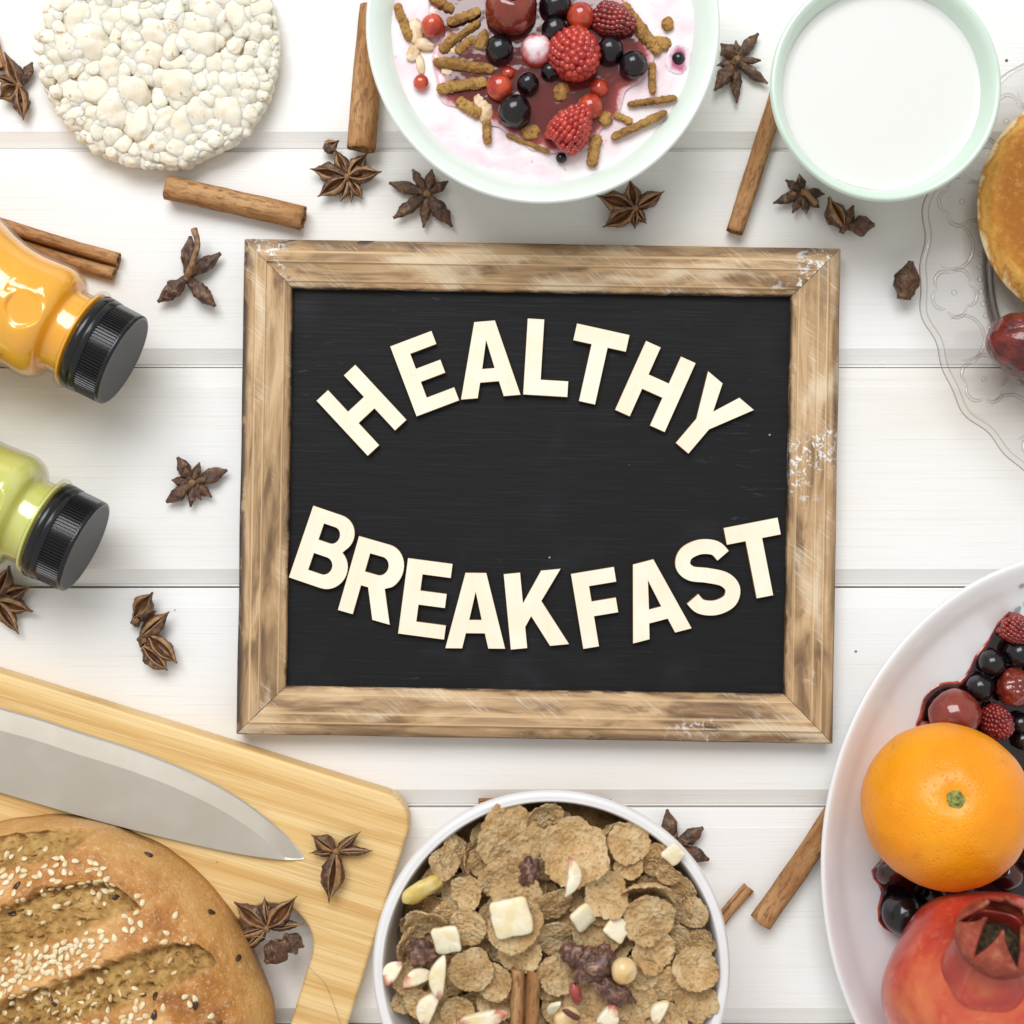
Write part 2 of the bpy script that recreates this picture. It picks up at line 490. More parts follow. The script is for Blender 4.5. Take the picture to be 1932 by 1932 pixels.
M_SESAME = (lambda k: k.col(k.mix(k.random(), (.84, .73, .50), (.72, .55, .30))))(Mat('sesame', rough=.35, sss=.2, sss_r=(.001, .7, .5))).m
M_FLAX = Mat('flax', (.05, .02, .012), .25).m
def m_orange():
    k = Mat('orange_peel', rough=.36, spec=.4, sss=.15, sss_r=(.004, .5, .1))
    v = k.voro(560); a = k.noise(16, 3); st = k.noise(90, 4, .6, .4)
    c = k.mix(k.range(a, .35, .7), (.85, .27, .003), (.92, .37, .006))
    c = k.mix(k.range(st, .60, .76, 0, .5), c, (.45, .17, .006))
    pit = k.range(v, .0, .38)
    k.col(c); k.nrm(k.bump(pit, .38, .0007, k.bump(k.noise(70, 3), .35, .0016))); return k.m
M_ORANGE = m_orange()
M_STEM = (lambda k: k.col(k.mix(k.range(k.noise(400, 3), .4, .65), (.33, .36, .08), (.12, .11, .03))))(Mat('green_stem', rough=.6)).m
def m_pom():
    k = Mat('pomegranate_skin', rough=.26, coat=.35, coat_rough=.12, sss=.08, sss_r=(.003, .4, .2))
    a = k.noise(30, 4, .6, .5); b = k.noise(1, 4, .6, .6, st=(160, 160, 40))
    c = k.ramp(a, [(.3, (.36, .024, .020)), (.52, (.54, .060, .032)), (.72, (.66, .18, .06))])
    c = k.mix(k.range(b, .55, .75, 0, .35), c, (.68, .25, .10))
    c = k.mix(k.attrib('collar'), c, (.26, .020, .015))
    k.col(c); k.nrm(k.bump(k.noise(260, 3), .32, .0012, k.bump(a, .25, .002))); return k.m
M_POM = m_pom()
M_CALYX = (lambda k: k.col(k.ramp(k.noise(150, 4, .6, .4), [(.3, (.17, .020, .012)), (.55, (.34, .062, .030)), (.78, (.46, .20, .08))])).nrm(k.bump(k.noise(260, 3), .7, .001)))(Mat('pomegranate_calyx', rough=.6)).m
M_STAMEN = (lambda k: k.col(k.ramp(k.noise(500, 3), [(.35, (.014, .007, .003)), (.7, (.11, .065, .02))])).nrm(k.bump(k.noise(700, 2), 1, .001)))(Mat('pomegranate_stamens', rough=.9)).m
def m_pancake():
    k = Mat('pancake', rough=.6, spec=.25)
    e = k.attrib('rim'); a = k.noise(60, 4, .6, .5); f = k.noise(420, 3)
    n = k.math('ADD', e, k.math('MULTIPLY', k.math('SUBTRACT', a, .5), .35))
    c = k.ramp(n, [(.0, (.30, .105, .013)), (.74, (.35, .125, .015)), (.86, (.46, .19, .025)), (.93, (.66, .36, .085)), (.965, (.50, .21, .035)), (1.0, (.80, .64, .36))])
    c = k.mix(k.range(f, .5, .75, 0, .35), c, (.66, .36, .10))
    hol = k.range(k.voro(95), .05, .09, 1, 0); hm = k.range(e, .6, .9)
    c = k.mix(k.math('MULTIPLY', hol, hm), c, (.84, .74, .52))
    k.col(c); k.nrm(k.bump(f, .5, .0008)); return k.m
M_PANC = m_pancake()
def m_glass(name, tint, base_f, edge_f):
    m = bpy.data.materials.new(name); m.use_nodes = True; nt = m.node_tree
    nt.nodes.remove(nt.nodes['Principled BSDF'])
    out = nt.nodes['Material Output']
    tr = nt.nodes.new('ShaderNodeBsdfTransparent'); gl = nt.nodes.new('ShaderNodeBsdfGlossy'); mx = nt.nodes.new('ShaderNodeMixShader')
    lw = nt.nodes.new('ShaderNodeLayerWeight'); lw.inputs[0].default_value = .35
    rp = nt.nodes.new('ShaderNodeValToRGB')
    rp.color_ramp.elements[0].color = (.985, .98, .975, 1); rp.color_ramp.elements[0].position = .25
    rp.color_ramp.elements[1].color = (*tint, 1); rp.color_ramp.elements[1].position = .88
    nt.links.new(lw.outputs['Facing'], rp.inputs[0]); nt.links.new(rp.outputs[0], tr.inputs[0])
    fr = nt.nodes.new('ShaderNodeMath'); fr.operation = 'POWER'; fr.inputs[1].default_value = 4.0
    nt.links.new(lw.outputs['Facing'], fr.inputs[0])
    f2 = nt.nodes.new('ShaderNodeMath'); f2.operation = 'MULTIPLY_ADD'; f2.inputs[1].default_value = .75; f2.inputs[2].default_value = base_f
    nt.links.new(fr.outputs[0], f2.inputs[0])
    gl.inputs['Roughness'].default_value = .03
    nt.links.new(f2.outputs[0], mx.inputs[0]); nt.links.new(tr.outputs[0], mx.inputs[1]); nt.links.new(gl.outputs[0], mx.inputs[2])
    nt.links.new(mx.outputs[0], out.inputs[0])
    return m
M_CLEAR = m_glass('clear_bottle_plastic', (.90, .88, .82), .038, 1)
M_GLASS = m_glass('clear_pressed_glass', (.32, .25, .21), .06, 1)
def m_bottle(name, c1, c2):
    k = Mat(name, c1, .22, coat=1.0, coat_rough=.04, sss=.25, sss_r=(.006, .6, .25))
    a = k.noise(28, 3, .5, .5)
    k.col(k.mix(k.range(a, .3, .7), c1, c2)); k.nrm(k.bump(k.noise(40, 2), .10, .0015)); return k.m
M_OJ = m_bottle('orange_juice_bottle', (.90, .40, .012), (.93, .48, .03))
M_GJ = m_bottle('green_juice_bottle', (.58, .60, .11), (.70, .72, .25))
def m_rice():
    k = Mat('puffed_rice', rough=.8, spec=.2, world=True, sss=.6, sss_r=(.005, .75, .5))
    a = k.noise(420, 4, .6); b = k.noise(130, 3); fl = k.noise(260, 3, .6, .6)
    c = k.mix(k.range(b, .35, .68), (.82, .745, .60), (.86, .81, .71))
    c = k.mix(k.range(fl, .64, .70, 0, .75), c, (.46, .255, .085))
    c = k.mix(k.range(a, .55, .75, 0, .4), c, (.70, .57, .37))
    k.col(c); k.nrm(k.bump(a, .35, .0008)); return k.m
M_RICE = m_rice()
M_RICEIN = (lambda k: k.col(k.mix(k.range(k.noise(250, 3), .4, .7), (.80, .69, .48), (.86, .78, .62))))(Mat('puffed_rice_core', rough=.9)).m
M_INK = Mat('ink', (.06, .03, .01), .5).m
M_DECOR = Mat('plate_print', (.30, .37, .38), .35).m
M_HAIR = Mat('thread_fibre', (.45, .36, .25), .5).m

# ================================================================ tabletop of white painted planks
def build_table():
    V = [(-.75, -.75, -.030), (.75, -.75, -.030), (.75, .75, -.030), (-.75, .75, -.030),
         (-.75, -.75, -.0145), (.75, -.75, -.0145), (.75, .75, -.0145), (-.75, .75, -.0145)]
    F = [(3, 2, 1, 0), (4, 5, 6, 7), (0, 1, 5, 4), (1, 2, 6, 5), (2, 3, 7, 6), (3, 0, 4, 7)]
    t = bpy.data.objects.new('tabletop', mesh('tabletop', V, F, [M_DARK], smooth=False)); link(t)
    t['kind'] = 'structure'; t['label'] = 'tabletop of white painted tongue and groove planks'
    seams = [-1374, -959, -544, -130, 283, 692.5, 1108.5, 1524.5, 1937, 2350, 2765]
    for a, b in zip(seams[:-1], seams[1:]):
        y1 = (966 - a) * S - .00035; y0 = (966 - b) * S + .00035
        # from the upper edge (y1) to the lower edge (y0)
        prof = [(y1, -.0143), (y1, -.0013), (y1 - .0004, -.0009), (y1 - .0083, -.0001), (y1 - .0086, 0), (y0 + .0079, 0), (y0 + .0076, -.0002),
                (y0 + .0014, -.0031), (y0 + .0011, -.0038), (y0, -.0040), (y0, -.0143)]
        n = len(prof); yc = (y0 + y1) / 2
        V = [(x, y - yc, z) for x in (-.75, .75) for (y, z) in prof]
        F = [(i, i + 1, n + i + 1, n + i) for i in range(n - 1)] + [(n - 1, 0, n, 2 * n - 1), tuple(reversed(range(n))), tuple(range(n, 2 * n))]
        F = [tuple(reversed(f)) for f in F]
        me = mesh('plank', V, F, [M_PAINT], smooth=False)
        part('plank', me, t, (0, yc, 0))
build_table()

# ================================================================ chalkboard with mitred frame
BZ = .0062        # height of the slate face
zb = zoomed(560, 560, 1580 / 1932)
def build_board():
    cor = [Vector(XY(*zb(*p), .0125)) for p in ((62, 53), (1886, 65), (1862, 1590), (36, 1560))]
    c = sum(cor, Vector()) / 4; c.z = 0
    W = ((cor[1] - cor[0]).length + (cor[2] - cor[3]).length) / 2
    Hh = ((cor[3] - cor[0]).length + (cor[2] - cor[1]).length) / 2
    d = (cor[2] - cor[3]).normalized(); ang = math.atan2(d.y, d.x)
    root = thing('chalkboard', 'chalkboard in a worn brown wooden frame holding pale wooden letters', 'chalkboard', c, (0, 0, ang))
    RW = .0211
    prof = [(0, 0), (0, .0112), (.0006, .0121), (.0046, .0126), (.0051, .0130), (.0056, .0140), (.0061, .0141), (.0095, .0143), (.0101, .0142), (.0106, .0133),
            (.0168, .0119), (.0177, .0117), (.0182, .0115), (.0187, .0106), (.0205, .0101), (.0210, .0096), (.0211, .0088), (.0211, .0030), (.0211, 0)]
    rails = [('top', W / 2, Hh / 2, PI, .02, .03, 1), ('bottom', W / 2, Hh / 2, 0, .03, .03, 5), ('left', Hh / 2, W / 2, -PI / 2, .20, .06, 9), ('right', Hh / 2, W / 2, PI / 2, .0, .07, 13)]
    for (nm, a, b, rz, dark, white, seed) in rails:
        nx = 60; V, F = [], []
        n = len(prof)
        for i in range(nx + 1):
            u = -1 + 2 * i / nx
            for (t, z) in prof:
                x = u * (a - t - .00012)
                wob = .00028 * noise.noise(Vector((x * 30, t * 150, seed))) if z > .004 else 0
                V.append((x, -b + t + (wob if t < .001 else wob * .5), z + wob * .9))
        for i in range(nx):
            for j in range(n - 1):
                F.append((i * n + j, (i + 1) * n + j, (i + 1) * n + j + 1, i * n + j + 1))
        F.append(tuple(range(n))); F.append(tuple(reversed([nx * n + j for j in range(n)])))
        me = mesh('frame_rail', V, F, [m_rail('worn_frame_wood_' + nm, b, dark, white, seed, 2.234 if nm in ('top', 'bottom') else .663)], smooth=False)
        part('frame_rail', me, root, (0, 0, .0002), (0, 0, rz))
    w, h = W / 2 - RW + .0018, Hh / 2 - RW + .0018
    w -= .002; h -= .002
    V = [(sx * w, sy * h, z) for z in (.0022, BZ) for (sx, sy) in ((-1, -1), (1, -1), (1, 1), (-1, 1))]
    F = [(3, 2, 1, 0), (4, 5, 6, 7), (0, 1, 5, 4), (1, 2, 6, 5), (2, 3, 7, 6), (3, 0, 4, 7)]
    part('slate_panel', mesh('slate_panel', V, F, [m_slate()], smooth=False), root)
build_board()

# ---------------------------------------------------------------- wooden letters
def arc(cx, cy, rx, ry, a0, a1, n=14):
    return [(cx + rx * math.cos(math.radians(a0 + (a1 - a0) * i / n)), cy + ry * math.sin(math.radians(a0 + (a1 - a0) * i / n))) for i in range(n + 1)]

def glyph(ch):
    """outlines in a unit box (x,y in 0..1); first the outer ring, then holes"""
    s = .30
    if ch == 'H':
        return [[(0, 0), (s, 0), (s, .40), (1 - s, .40), (1 - s, 0), (1, 0), (1, 1), (1 - s, 1), (1 - s, .61), (s, .61), (s, 1), (0, 1)]]
    if ch == 'E':
        return [[(0, 0), (1, 0), (1, .19), (.36, .19), (.36, .41), (.93, .41), (.93, .60), (.36, .60), (.36, .81), (.97, .81), (.97, 1), (0, 1)]]
    if ch == 'F':
        return [[(0, 0), (.37, 0), (.37, .40), (.93, .40), (.93, .60), (.37, .60), (.37, .80), (1, .80), (1, 1), (0, 1)]]
    if ch == 'L':
        return [[(0, 0), (1, 0), (1, .21), (.38, .21), (.38, 1), (0, 1)]]
    if ch == 'T':
        return [[(.345, 0), (.655, 0), (.655, .77), (1, .77), (1, 1), (0, 1), (0, .77), (.345, .77)]]
    if ch == 'A':
        return [[(0, 0), (.285, 0), (.345, .20), (.655, .20), (.715, 0), (1, 0), (.675, 1), (.325, 1)], [(.40, .38), (.60, .38), (.50, .74)]]
    if ch == 'Y':
        return [[(.36, 0), (.64, 0), (.64, .42), (1, 1), (.68, 1), (.5, .64), (.32, 1), (0, 1), (.36, .42)]]
    if ch == 'K':
        return [[(0, 0), (.285, 0), (.285, .28), (.40, .41), (.67, 0), (1, 0), (.60, .60), (.98, 1), (.64, 1), (.285, .60), (.285, 1), (0, 1)]]
    if ch == 'B':
        out = [(0, 0), (.60, 0)] + arc(.62, .285, .38, .285, -90, 62)[1:] + arc(.57, .745, .345, .255, -40, 90) + [(0, 1)]
        h1 = [(.30, .18), (.55, .18)] + arc(.55, .295, .15, .115, -90, 90)[1:-1] + [(.55, .41), (.30, .41)]
        h2 = [(.30, .60), (.52, .60)] + arc(.52, .71, .13, .11, -90, 90)[1:-1] + [(.52, .82), (.30, .82)]
        return [out, h1, h2]
    if ch == 'R':
        out = [(0, 0), (.29, 0), (.29, .39), (.42, .39), (.66, 0), (1, 0), (.73, .43)] + arc(.60, .70, .37, .30, -58, 90)[1:] + [(0, 1)]
        h2 = [(.29, .58), (.53, .58)] + arc(.53, .70, .15, .12, -90, 90)[1:-1] + [(.53, .82), (.29, .82)]
        return [out, h2]
    if ch == 'S':
        th = .135
        path = smooth_profile([(.87, .70), (.77, .825), (.52, .893), (.255, .862), (.142, .735), (.235, .61), (.50, .525), (.765, .415), (.858, .275), (.745, .140), (.48, .107), (.23, .175), (.13, .30)], 5)
        asp = 1.42   # height over width, so that the stroke keeps its breadth
        L, R = [], []
        for i, p in enumerate(path):
            q0 = path[max(i - 1, 0)]; q1 = path[min(i + 1, len(path) - 1)]
            dx, dy = q1[0] - q0[0], (q1[1] - q0[1]) * asp
            l = math.hypot(dx, dy) or 1
            nx, ny = -dy / l, dx / l
            L.append((p[0] + nx * th, p[1] + ny * th / asp)); R.append((p[0] - nx * th, p[1] - ny * th / asp))
        return [L + R[::-1]]

def letter(ch, TL, TR, BL, BR, label, word):
    z = BZ + .0026
    tl, tr, bl, br = [XY(*zb(*p), z) for p in (TL, TR, BL, BR)]
    ex = ((br - bl) + (tr - tl)) / 2; ey = ((tl - bl) + (tr - br)) / 2
    wdt, hgt = ex.length, ey.length
    cen = (tl + tr + bl + br) / 4
    up = ey.normalized(); exn = Vector((up.y, -up.x, 0))
    cu = bpy.data.curves.new('letter', 'CURVE'); cu.dimensions = '2D'; cu.fill_mode = 'BOTH'
    cu.extrude = .00125; cu.bevel_depth = .00012; cu.bevel_resolution = 1; cu.offset = -.00012
    for ring in glyph(ch):
        sp = cu.splines.new('POLY'); sp.points.add(len(ring) - 1); sp.use_cyclic_u = True
        for q, (x, y) in zip(sp.points, ring):
            q.co = ((x - .5) * wdt, (y - .5) * hgt, 0, 1)
    tmp = bpy.data.objects.new('tmp', cu); link(tmp)
    dg = bpy.context.evaluated_depsgraph_get(); dg.update()
    me = bpy.data.meshes.new_from_object(tmp.evaluated_get(dg))
    bpy.data.objects.remove(tmp); bpy.data.curves.remove(cu)
    me.materials.clear(); me.materials.append(M_PLY); me.materials.append(M_BURNT)
    for p in me.polygons:
        p.material_index = 0 if p.normal.z > .95 else 1
        p.use_smooth = False
    name = 'letter_' + ch.lower()
    me.name = name
    o = solo(name, me, label, 'letter', (cen.x, cen.y, BZ + .0015), (0, 0, math.atan2(exn.y, exn.x)), group='wooden letters on the chalkboard')
    return o

def up_box(bl, br, h_pt, top_w=None):
    pass

LET = [
 ('H', (282, 542), (402, 428), (440, 708), (558, 600), 'first letter of HEALTHY, a wooden H leaning left'),
 ('E', (508, 375), (638, 324), (588, 588), (720, 540), 'wooden letter E beside the leaning H in HEALTHY'),
 ('A', (705, 305), (888, 289), (724, 538), (907, 522), 'wooden letter A in the word HEALTHY'),
 ('L', (928, 289), (1064, 296), (914, 522), (1050, 529), 'wooden letter L in the middle of HEALTHY'),
 ('T', (1079, 303), (1240, 340), (1029, 528), (1190, 566), 'wooden letter T in the word HEALTHY'),
 ('H', (1290, 357), (1442, 425), (1195, 567), (1347, 638), 'wooden H between the T and the Y of HEALTHY'),
 ('Y', (1478, 451), (1622, 567), (1328, 628), (1472, 744), 'tilted wooden letter Y ending the word HEALTHY'),
 ('B', (273, 860), (429, 914), (198, 1080), (354, 1134), 'wooden letter B starting the word BREAKFAST'),
 ('R', (413, 953), (572, 999), (347, 1182), (508, 1224), 'wooden letter R touching the B of BREAKFAST'),
 ('E', (562, 1020), (704, 1040), (532, 1253), (673, 1270), 'wooden letter E between the R and A of BREAKFAST'),
 ('A', (678, 1066), (862, 1066), (676, 1298), (860, 1298), 'wooden A between the E and K of BREAKFAST'),
 ('K', (855, 1070), (1033, 1053), (876, 1302), (1056, 1284), 'wooden letter K in the word BREAKFAST'),
 ('F', (1060, 1070), (1192, 1047), (1098, 1300), (1230, 1277), 'wooden letter F in the word BREAKFAST'),
 ('A', (1191, 1056), (1371, 1009), (1250, 1283), (1430, 1236), 'wooden A between the F and S of BREAKFAST'),
 ('S', (1360, 989), (1526, 938), (1432, 1222), (1598, 1171), 'wooden letter S in the word BREAKFAST'),
 ('T', (1527, 931), (1692, 895), (1571, 1158), (1736, 1122), 'wooden letter T ending the word BREAKFAST'),
]
for (ch, a, b, c, d, lab) in LET:
    letter(ch, a, b, c, d, lab, None)

# ================================================================ bowls
def bowl(name, label, cat, cpx, cpy, zrim, outer, inner, mat, wob=.004, seed=0, seg=160):
    """outer / inner: (r, z) lists from the foot to the rim, and from the rim to the centre"""
    c = XY(cpx, cpy, zrim); c.z = 0
    root = thing(name, label, cat, c)
    w = lambda a, r, z: 1 + wob * (z / zrim) * noise.noise(Vector((math.cos(a) * 1.4 + seed, math.sin(a) * 1.4, z * 30)))
    prof = [(0.0, .0018)] + [(outer[0][0] - .004, .0018), (outer[0][0] - .0025, .0003)] + smooth_profile(outer, 6) + smooth_profile(inner, 6)
    part('bowl_body', lathe('bowl_body', prof, [mat], seg, warp=w), root, (0, 0, .0002))
    return root, c

# yogurt bowl, wide flared mint rim
R = LN(334, .052)
yb_root, YC = bowl('yogurt_bowl', 'wide pale mint bowl filled with pink berry yogurt', 'bowl', 1024, 50, .052,
    [(.030, .0003), (.034, .003), (.047, .018), (.058, .034), (R - .006, .047), (R - .001, .0505), (R, .052)],
    [(R, .052), (R - .0008, .0527), (R - .0022, .0524), (R - .005, .0510), (R - .009, .0475), (.058, .040), (.046, .022), (.030, .010), (0, .008)], M_MINT2, .006, 3)
# milk bowl
Rm = LN(219, .050)
mb_root, MC = bowl('milk_bowl', 'small mint green bowl filled with plain white milk', 'bowl', 1671, 162, .050,
    [(.022, .0003), (.025, .003), (.034, .016), (.042, .034), (Rm - .001, .047), (Rm, .050)],
    [(Rm, .050), (Rm - .0009, .0512), (Rm - .0024, .0510), (Rm - .0045, .0485), (.0405, .0395), (.033, .020), (.022, .008), (0, .006)], M_MINT, .010, 8)
# cereal bowl
Rc = LN(337, .064)
cb_root, CC = bowl('cereal_bowl', 'white ceramic bowl heaped with bran flakes, nuts and fruit', 'bowl', 1041, 1827, .064,
    [(.034, .0003), (.037, .003), (.050, .014), (.062, .034), (Rc - .001, .058), (Rc, .064)],
    [(Rc, .064), (Rc - .001, .0656), (Rc - .003, .0658), (Rc - .0048, .0640), (Rc - .0075, .050), (.060, .030), (.046, .014), (.030, .008), (0, .007)], M_WHITE, .006, 5)

# liquids
def disc(name, r, z0, mat, edge=.0012, seed=0, amp=0.0, seg=128, rings=26):
    V, F = [(0, 0, 0)], []
    for i in range(1, rings + 1):
        q = i / rings
        for k in range(seg):
            a = 2 * PI * k / seg; rr = r * q
            z = amp * fbm(Vector((rr * math.cos(a) * 60 + seed, rr * math.sin(a) * 60, 0)), 2) + (edge * sm(.975, 1, q))
            V.append((rr * math.cos(a), rr * math.sin(a), z))
    for k in range(seg):
        F.append((0, 1 + k, 1 + (k + 1) % seg))
    for i in range(rings - 1):
        for k in range(seg):
            k2 = (k + 1) % seg
            F.append((1 + i * seg + k, 1 + (i + 1) * seg + k, 1 + (i + 1) * seg + k2, 1 + i * seg + k2))
    return mesh(name, V, F, [mat])
YZ = .0462
solo('yogurt', disc('yogurt', .0644, 0, M_YOG, .0006, 2, .0005), 'pale pink yogurt surface in the wide mint bowl', 'yogurt', (YC.x, YC.y, YZ))
solo('milk', disc('milk', .0418, 0, M_MILK, .0008, 4, .0), 'plain white milk filling the small mint bowl', 'milk', (MC.x, MC.y, .0425))

# juice puddles: star shaped outlines
def puddle(name, outline, c, z, mat, label, cat, h=.0008, seed=1):
    """outline: world xy points (star shaped about c)"""
    pol = sorted((math.atan2(p.y - c.y, p.x - c.x), math.hypot(p.x - c.x, p.y - c.y)) for p in outline)
    N = 180; rad = []
    for k in range(N):
        a = -PI + 2 * PI * k / N
        j = 0
        while j < len(pol) and pol[j][0] < a: j += 1
        a1, r1 = pol[j % len(pol)]; a0, r0 = pol[j - 1]
        if a1 < a: a1 += 2 * PI
        if a0 > a: a0 -= 2 * PI
        t = (a - a0) / max(1e-6, a1 - a0)
        t = t * t * (3 - 2 * t)
        rad.append(r0 + (r1 - r0) * t)
    rad = [(rad[k] * (1 + .035 * noise.noise(Vector((k * .23, seed, 0))))) for k in range(N)]
    rings = 22; V = [(c.x, c.y, z + h)]; F = []; T = [1.0]
    for i in range(1, rings + 1):
        q = (i / rings) ** .6
        for k in range(N):
            a = -PI + 2 * PI * k / N; r = rad[k] * q
            V.append((c.x + r * math.cos(a), c.y + r * math.sin(a), z + h * math.sqrt(max(0, 1 - q ** 14)) + .0001))
            T.append(min(1.0, max(0.0, (1 - q) * rad[k] / .011)))
    for k in range(N): F.append((0, 1 + k, 1 + (k + 1) % N))
    for i in range(rings - 1):
        for k in range(N):
            k2 = (k + 1) % N
            F.append((1 + i * N + k, 1 + (i + 1) * N + k, 1 + (i + 1) * N + k2, 1 + i * N + k2))
    o = Vector((c.x, c.y, z))
    V = [Vector(v) - o for v in V]
    me = mesh(name, V, F, [mat]); attr(me, 'thick', T)
    return solo(name, me, label, cat, o)

zy = zoomed(850, 0, 860 / 1932)
pts = [(500, 60), (560, 200), (520, 330), (540, 470), (560, 560), (690, 620), (800, 690), (900, 720), (980, 780), (1110, 850), (1230, 862), (1400, 830), (1480, 720),
       (1560, 640), (1600, 520), (1700, 430), (1760, 330), (1740, 200), (1650, 60), (1560, -60), (1400, -190), (1000, -260), (650, -160), (520, -40)]
puddle('berry_juice', [XY(*zy(*p), YZ) for p in pts], XY(*zy(1130, 300), YZ), YZ + .0006, M_JUICE1, 'dark red berry juice pooled over the pink yogurt', 'juice', .0007, 3)

c0 = XY(*zy(1900, 330), YZ); st_r = LN(78 * 860 / 1932 * .754688, YZ)
puddle('berry_stain', [c0 + Vector((st_r * (.85 + .12 * math.sin(k * .8)) * math.cos(k * PI / 8), st_r * (1.2 + .1 * math.cos(k * .8)) * math.sin(k * PI / 8), 0)) for k in range(16)], c0, YZ + .00035, M_STAIN, 'purple juice stain round a sunk blackcurrant on the yogurt', 'stain', .00003, 6)

# ---------------------------------------------------------------- berries
BM = {}
def berry_mesh(kind):
    if kind in BM: return BM[kind]
    if kind == 'black':
        fn = lambda v: 1 - .10 * math.exp(-((1 - v.x) * 22)) - .03 * sm(.85, 1, -v.x)
        me = blob('blackcurrant', M_BLACK, 4, amp=.035, freq=1.1, seed=4, fn=fn)
    elif kind == 'red':
        me = blob('redcurrant', M_REDC, 4, amp=.03, freq=1.2, seed=9, fn=lambda v: 1 - .08 * math.exp(-((1 - v.x) * 25)))
    elif kind == 'wrinkled':
        me = blob('wrinkled_cherry', M_CHERRY, 5, amp=.16, freq=1.7, seed=12, octs=4)
    elif kind == 'cherry':
        me = blob('cherry', M_CHERRY, 4, amp=.05, freq=1.0, seed=6, fn=lambda v: 1 - .16 * math.exp(-((1 - v.x) * 9)))
    elif kind == 'darkcherry':
        me = blob('dark_cherry', M_DARKCH, 4, amp=.05, freq=1.0, seed=16)
    elif kind in ('rasp', 'raspd'):
        # conical raspberry made of drupelets round a hollow
        mat = M_RASP if kind == 'rasp' else M_RASPD
        IV, IF = ico(2); V, F = [], []
        r2 = random.Random(5); rows = [(-.70, .80, 17), (-.50, .90, 20), (-.28, .93, 20), (-.06, .90, 20), (.16, .83, 18), (.37, .73, 16), (.57, .59, 13), (.75, .42, 9), (.89, .22, 5), (.97, 0, 1)]
        for (zz, rr, n) in rows:
            ph = r2.random() * 6
            for k in range(n):
                a = ph + 2 * PI * k / n
                s = r2.uniform(.155, .195)
                cx, cy = rr * math.cos(a), rr * math.sin(a); dz = r2.uniform(-.05, .05)
                b = len(V)
                V += [Vector((cx + v.x * s, cy + v.y * s, zz + dz + v.z * s * 1.05)) for v in IV]
                F += [[q + b for q in f] for f in IF]
        b = len(V); V += [Vector((v.x * .90, v.y * .90, v.z * .97)) for v in IV]; F += [[q + b for q in f] for f in IF]
        me = mesh('raspberry', V, F, [mat])
    elif kind == 'pink':
        me = blob('coated_berry', M_PINK, 4, amp=.06, freq=1.2, seed=21)
    BM[kind] = me
    return me
for _k in ('black', 'red', 'wrinkled', 'cherry', 'darkcherry', 'rasp', 'raspd', 'pink'): berry_mesh(_k)

def berry(kind, name, conv, x, y, r, k, base, label, cat, group, sink=.35, rot=None, scl=(1, 1, 1)):
    """r in detail-sheet units, k: plan units per sheet unit"""
    rm = LN(r * k, base + .006)
    z = base + rm * (1 - sink) * scl[2]
    p = XY(*conv(x, y), z)
    rot = rot or (rnd.uniform(-.9, .9), rnd.uniform(-.9, .9), rnd.uniform(0, 6.28))
    return solo(name, berry_mesh(kind), label, cat, p, rot, tuple(rm * q for q in scl), group)

KY = 860 / 1932 * .754688
GB = 'berries floating on the yogurt'
for (x, y, r, s) in [(895, 275, 80, .3), (1205, 165, 74, .4), (1515, 285, 80, .45), (1648, 365, 80, .3), (1055, 470, 64, .35), (980, 625, 95, .3), (1180, 402, 56, .5), (1210, 30, 92, .5), (1243, 888, 31, .2), (1900, 330, 40, 1.15)]:
    lab = {(980, 625): 'largest blackcurrant beside the white nut in the yogurt bowl', (1243, 888): 'tiny blackcurrant below the raspberry in the yogurt', (1900, 330): 'blackcurrant sunk in a purple stain near the yogurt bowl rim',
           (1210, 30): 'blackcurrant touching the pitted cherry in the yogurt bowl', (895, 275): 'blackcurrant beside the yogurt coated berry and bran sticks', (1180, 402): 'small blackcurrant tucked under the large raspberry in the yogurt'}.get((x, y), 'glossy blackcurrant floating in the pink yogurt bowl')
    berry('black', 'blackcurrant', zy, x, y, r, KY, YZ, lab, 'blackcurrant', GB, s)
for (x, y, r, s) in [(520, 145, 66, .3), (455, 463, 45, .3), (895, 490, 74, .35), (1350, 92, 80, .4), (1405, 600, 72, .35), (1455, 500, 60, 1.0), (945, 415, 45, 1.0)]:
    lab = {(520, 145): 'redcurrant between two bran sticks at the edge of the yogurt fruit', (455, 463): 'small redcurrant alone on the pink yogurt', (895, 490): 'redcurrant touching the largest blackcurrant in the yogurt',
           (1350, 92): 'redcurrant between dark raspberry and blackcurrant in the yogurt', (1405, 600): 'redcurrant resting against the lower raspberry in the yogurt'}.get((x, y), 'redcurrant half sunk in dark juice in the yogurt bowl')
    berry('red', 'redcurrant', zy, x, y, r, KY, YZ, lab, 'redcurrant', GB, s)
berry('pink', 'coated_berry', zy, 1105, 285, 95, KY, YZ, 'berry coated in pale pink yogurt beside the raspberry', 'berry', GB, .75, (0, 0, 1))
berry('rasp', 'raspberry', zy, 1325, 318, 150, KY, YZ, 'large whole raspberry between blackcurrants in the yogurt', 'raspberry', GB, .45, (.75, .25, .2), (.93, .93, 1.0))
berry('rasp', 'raspberry', zy, 1300, 720, 140, KY, YZ, 'raspberry beside the redcurrant near the yogurt edge', 'raspberry', GB, .5, (1.35, .0, 2.5), (.78, .95, 1.0))
berry('raspd', 'raspberry', zy, 1540, 115, 110, KY, YZ, 'dark red raspberry half sunk in juice in the yogurt bowl', 'raspberry', GB, .7, (1.2, .4, 1.1), (.85, .85, 1.1))
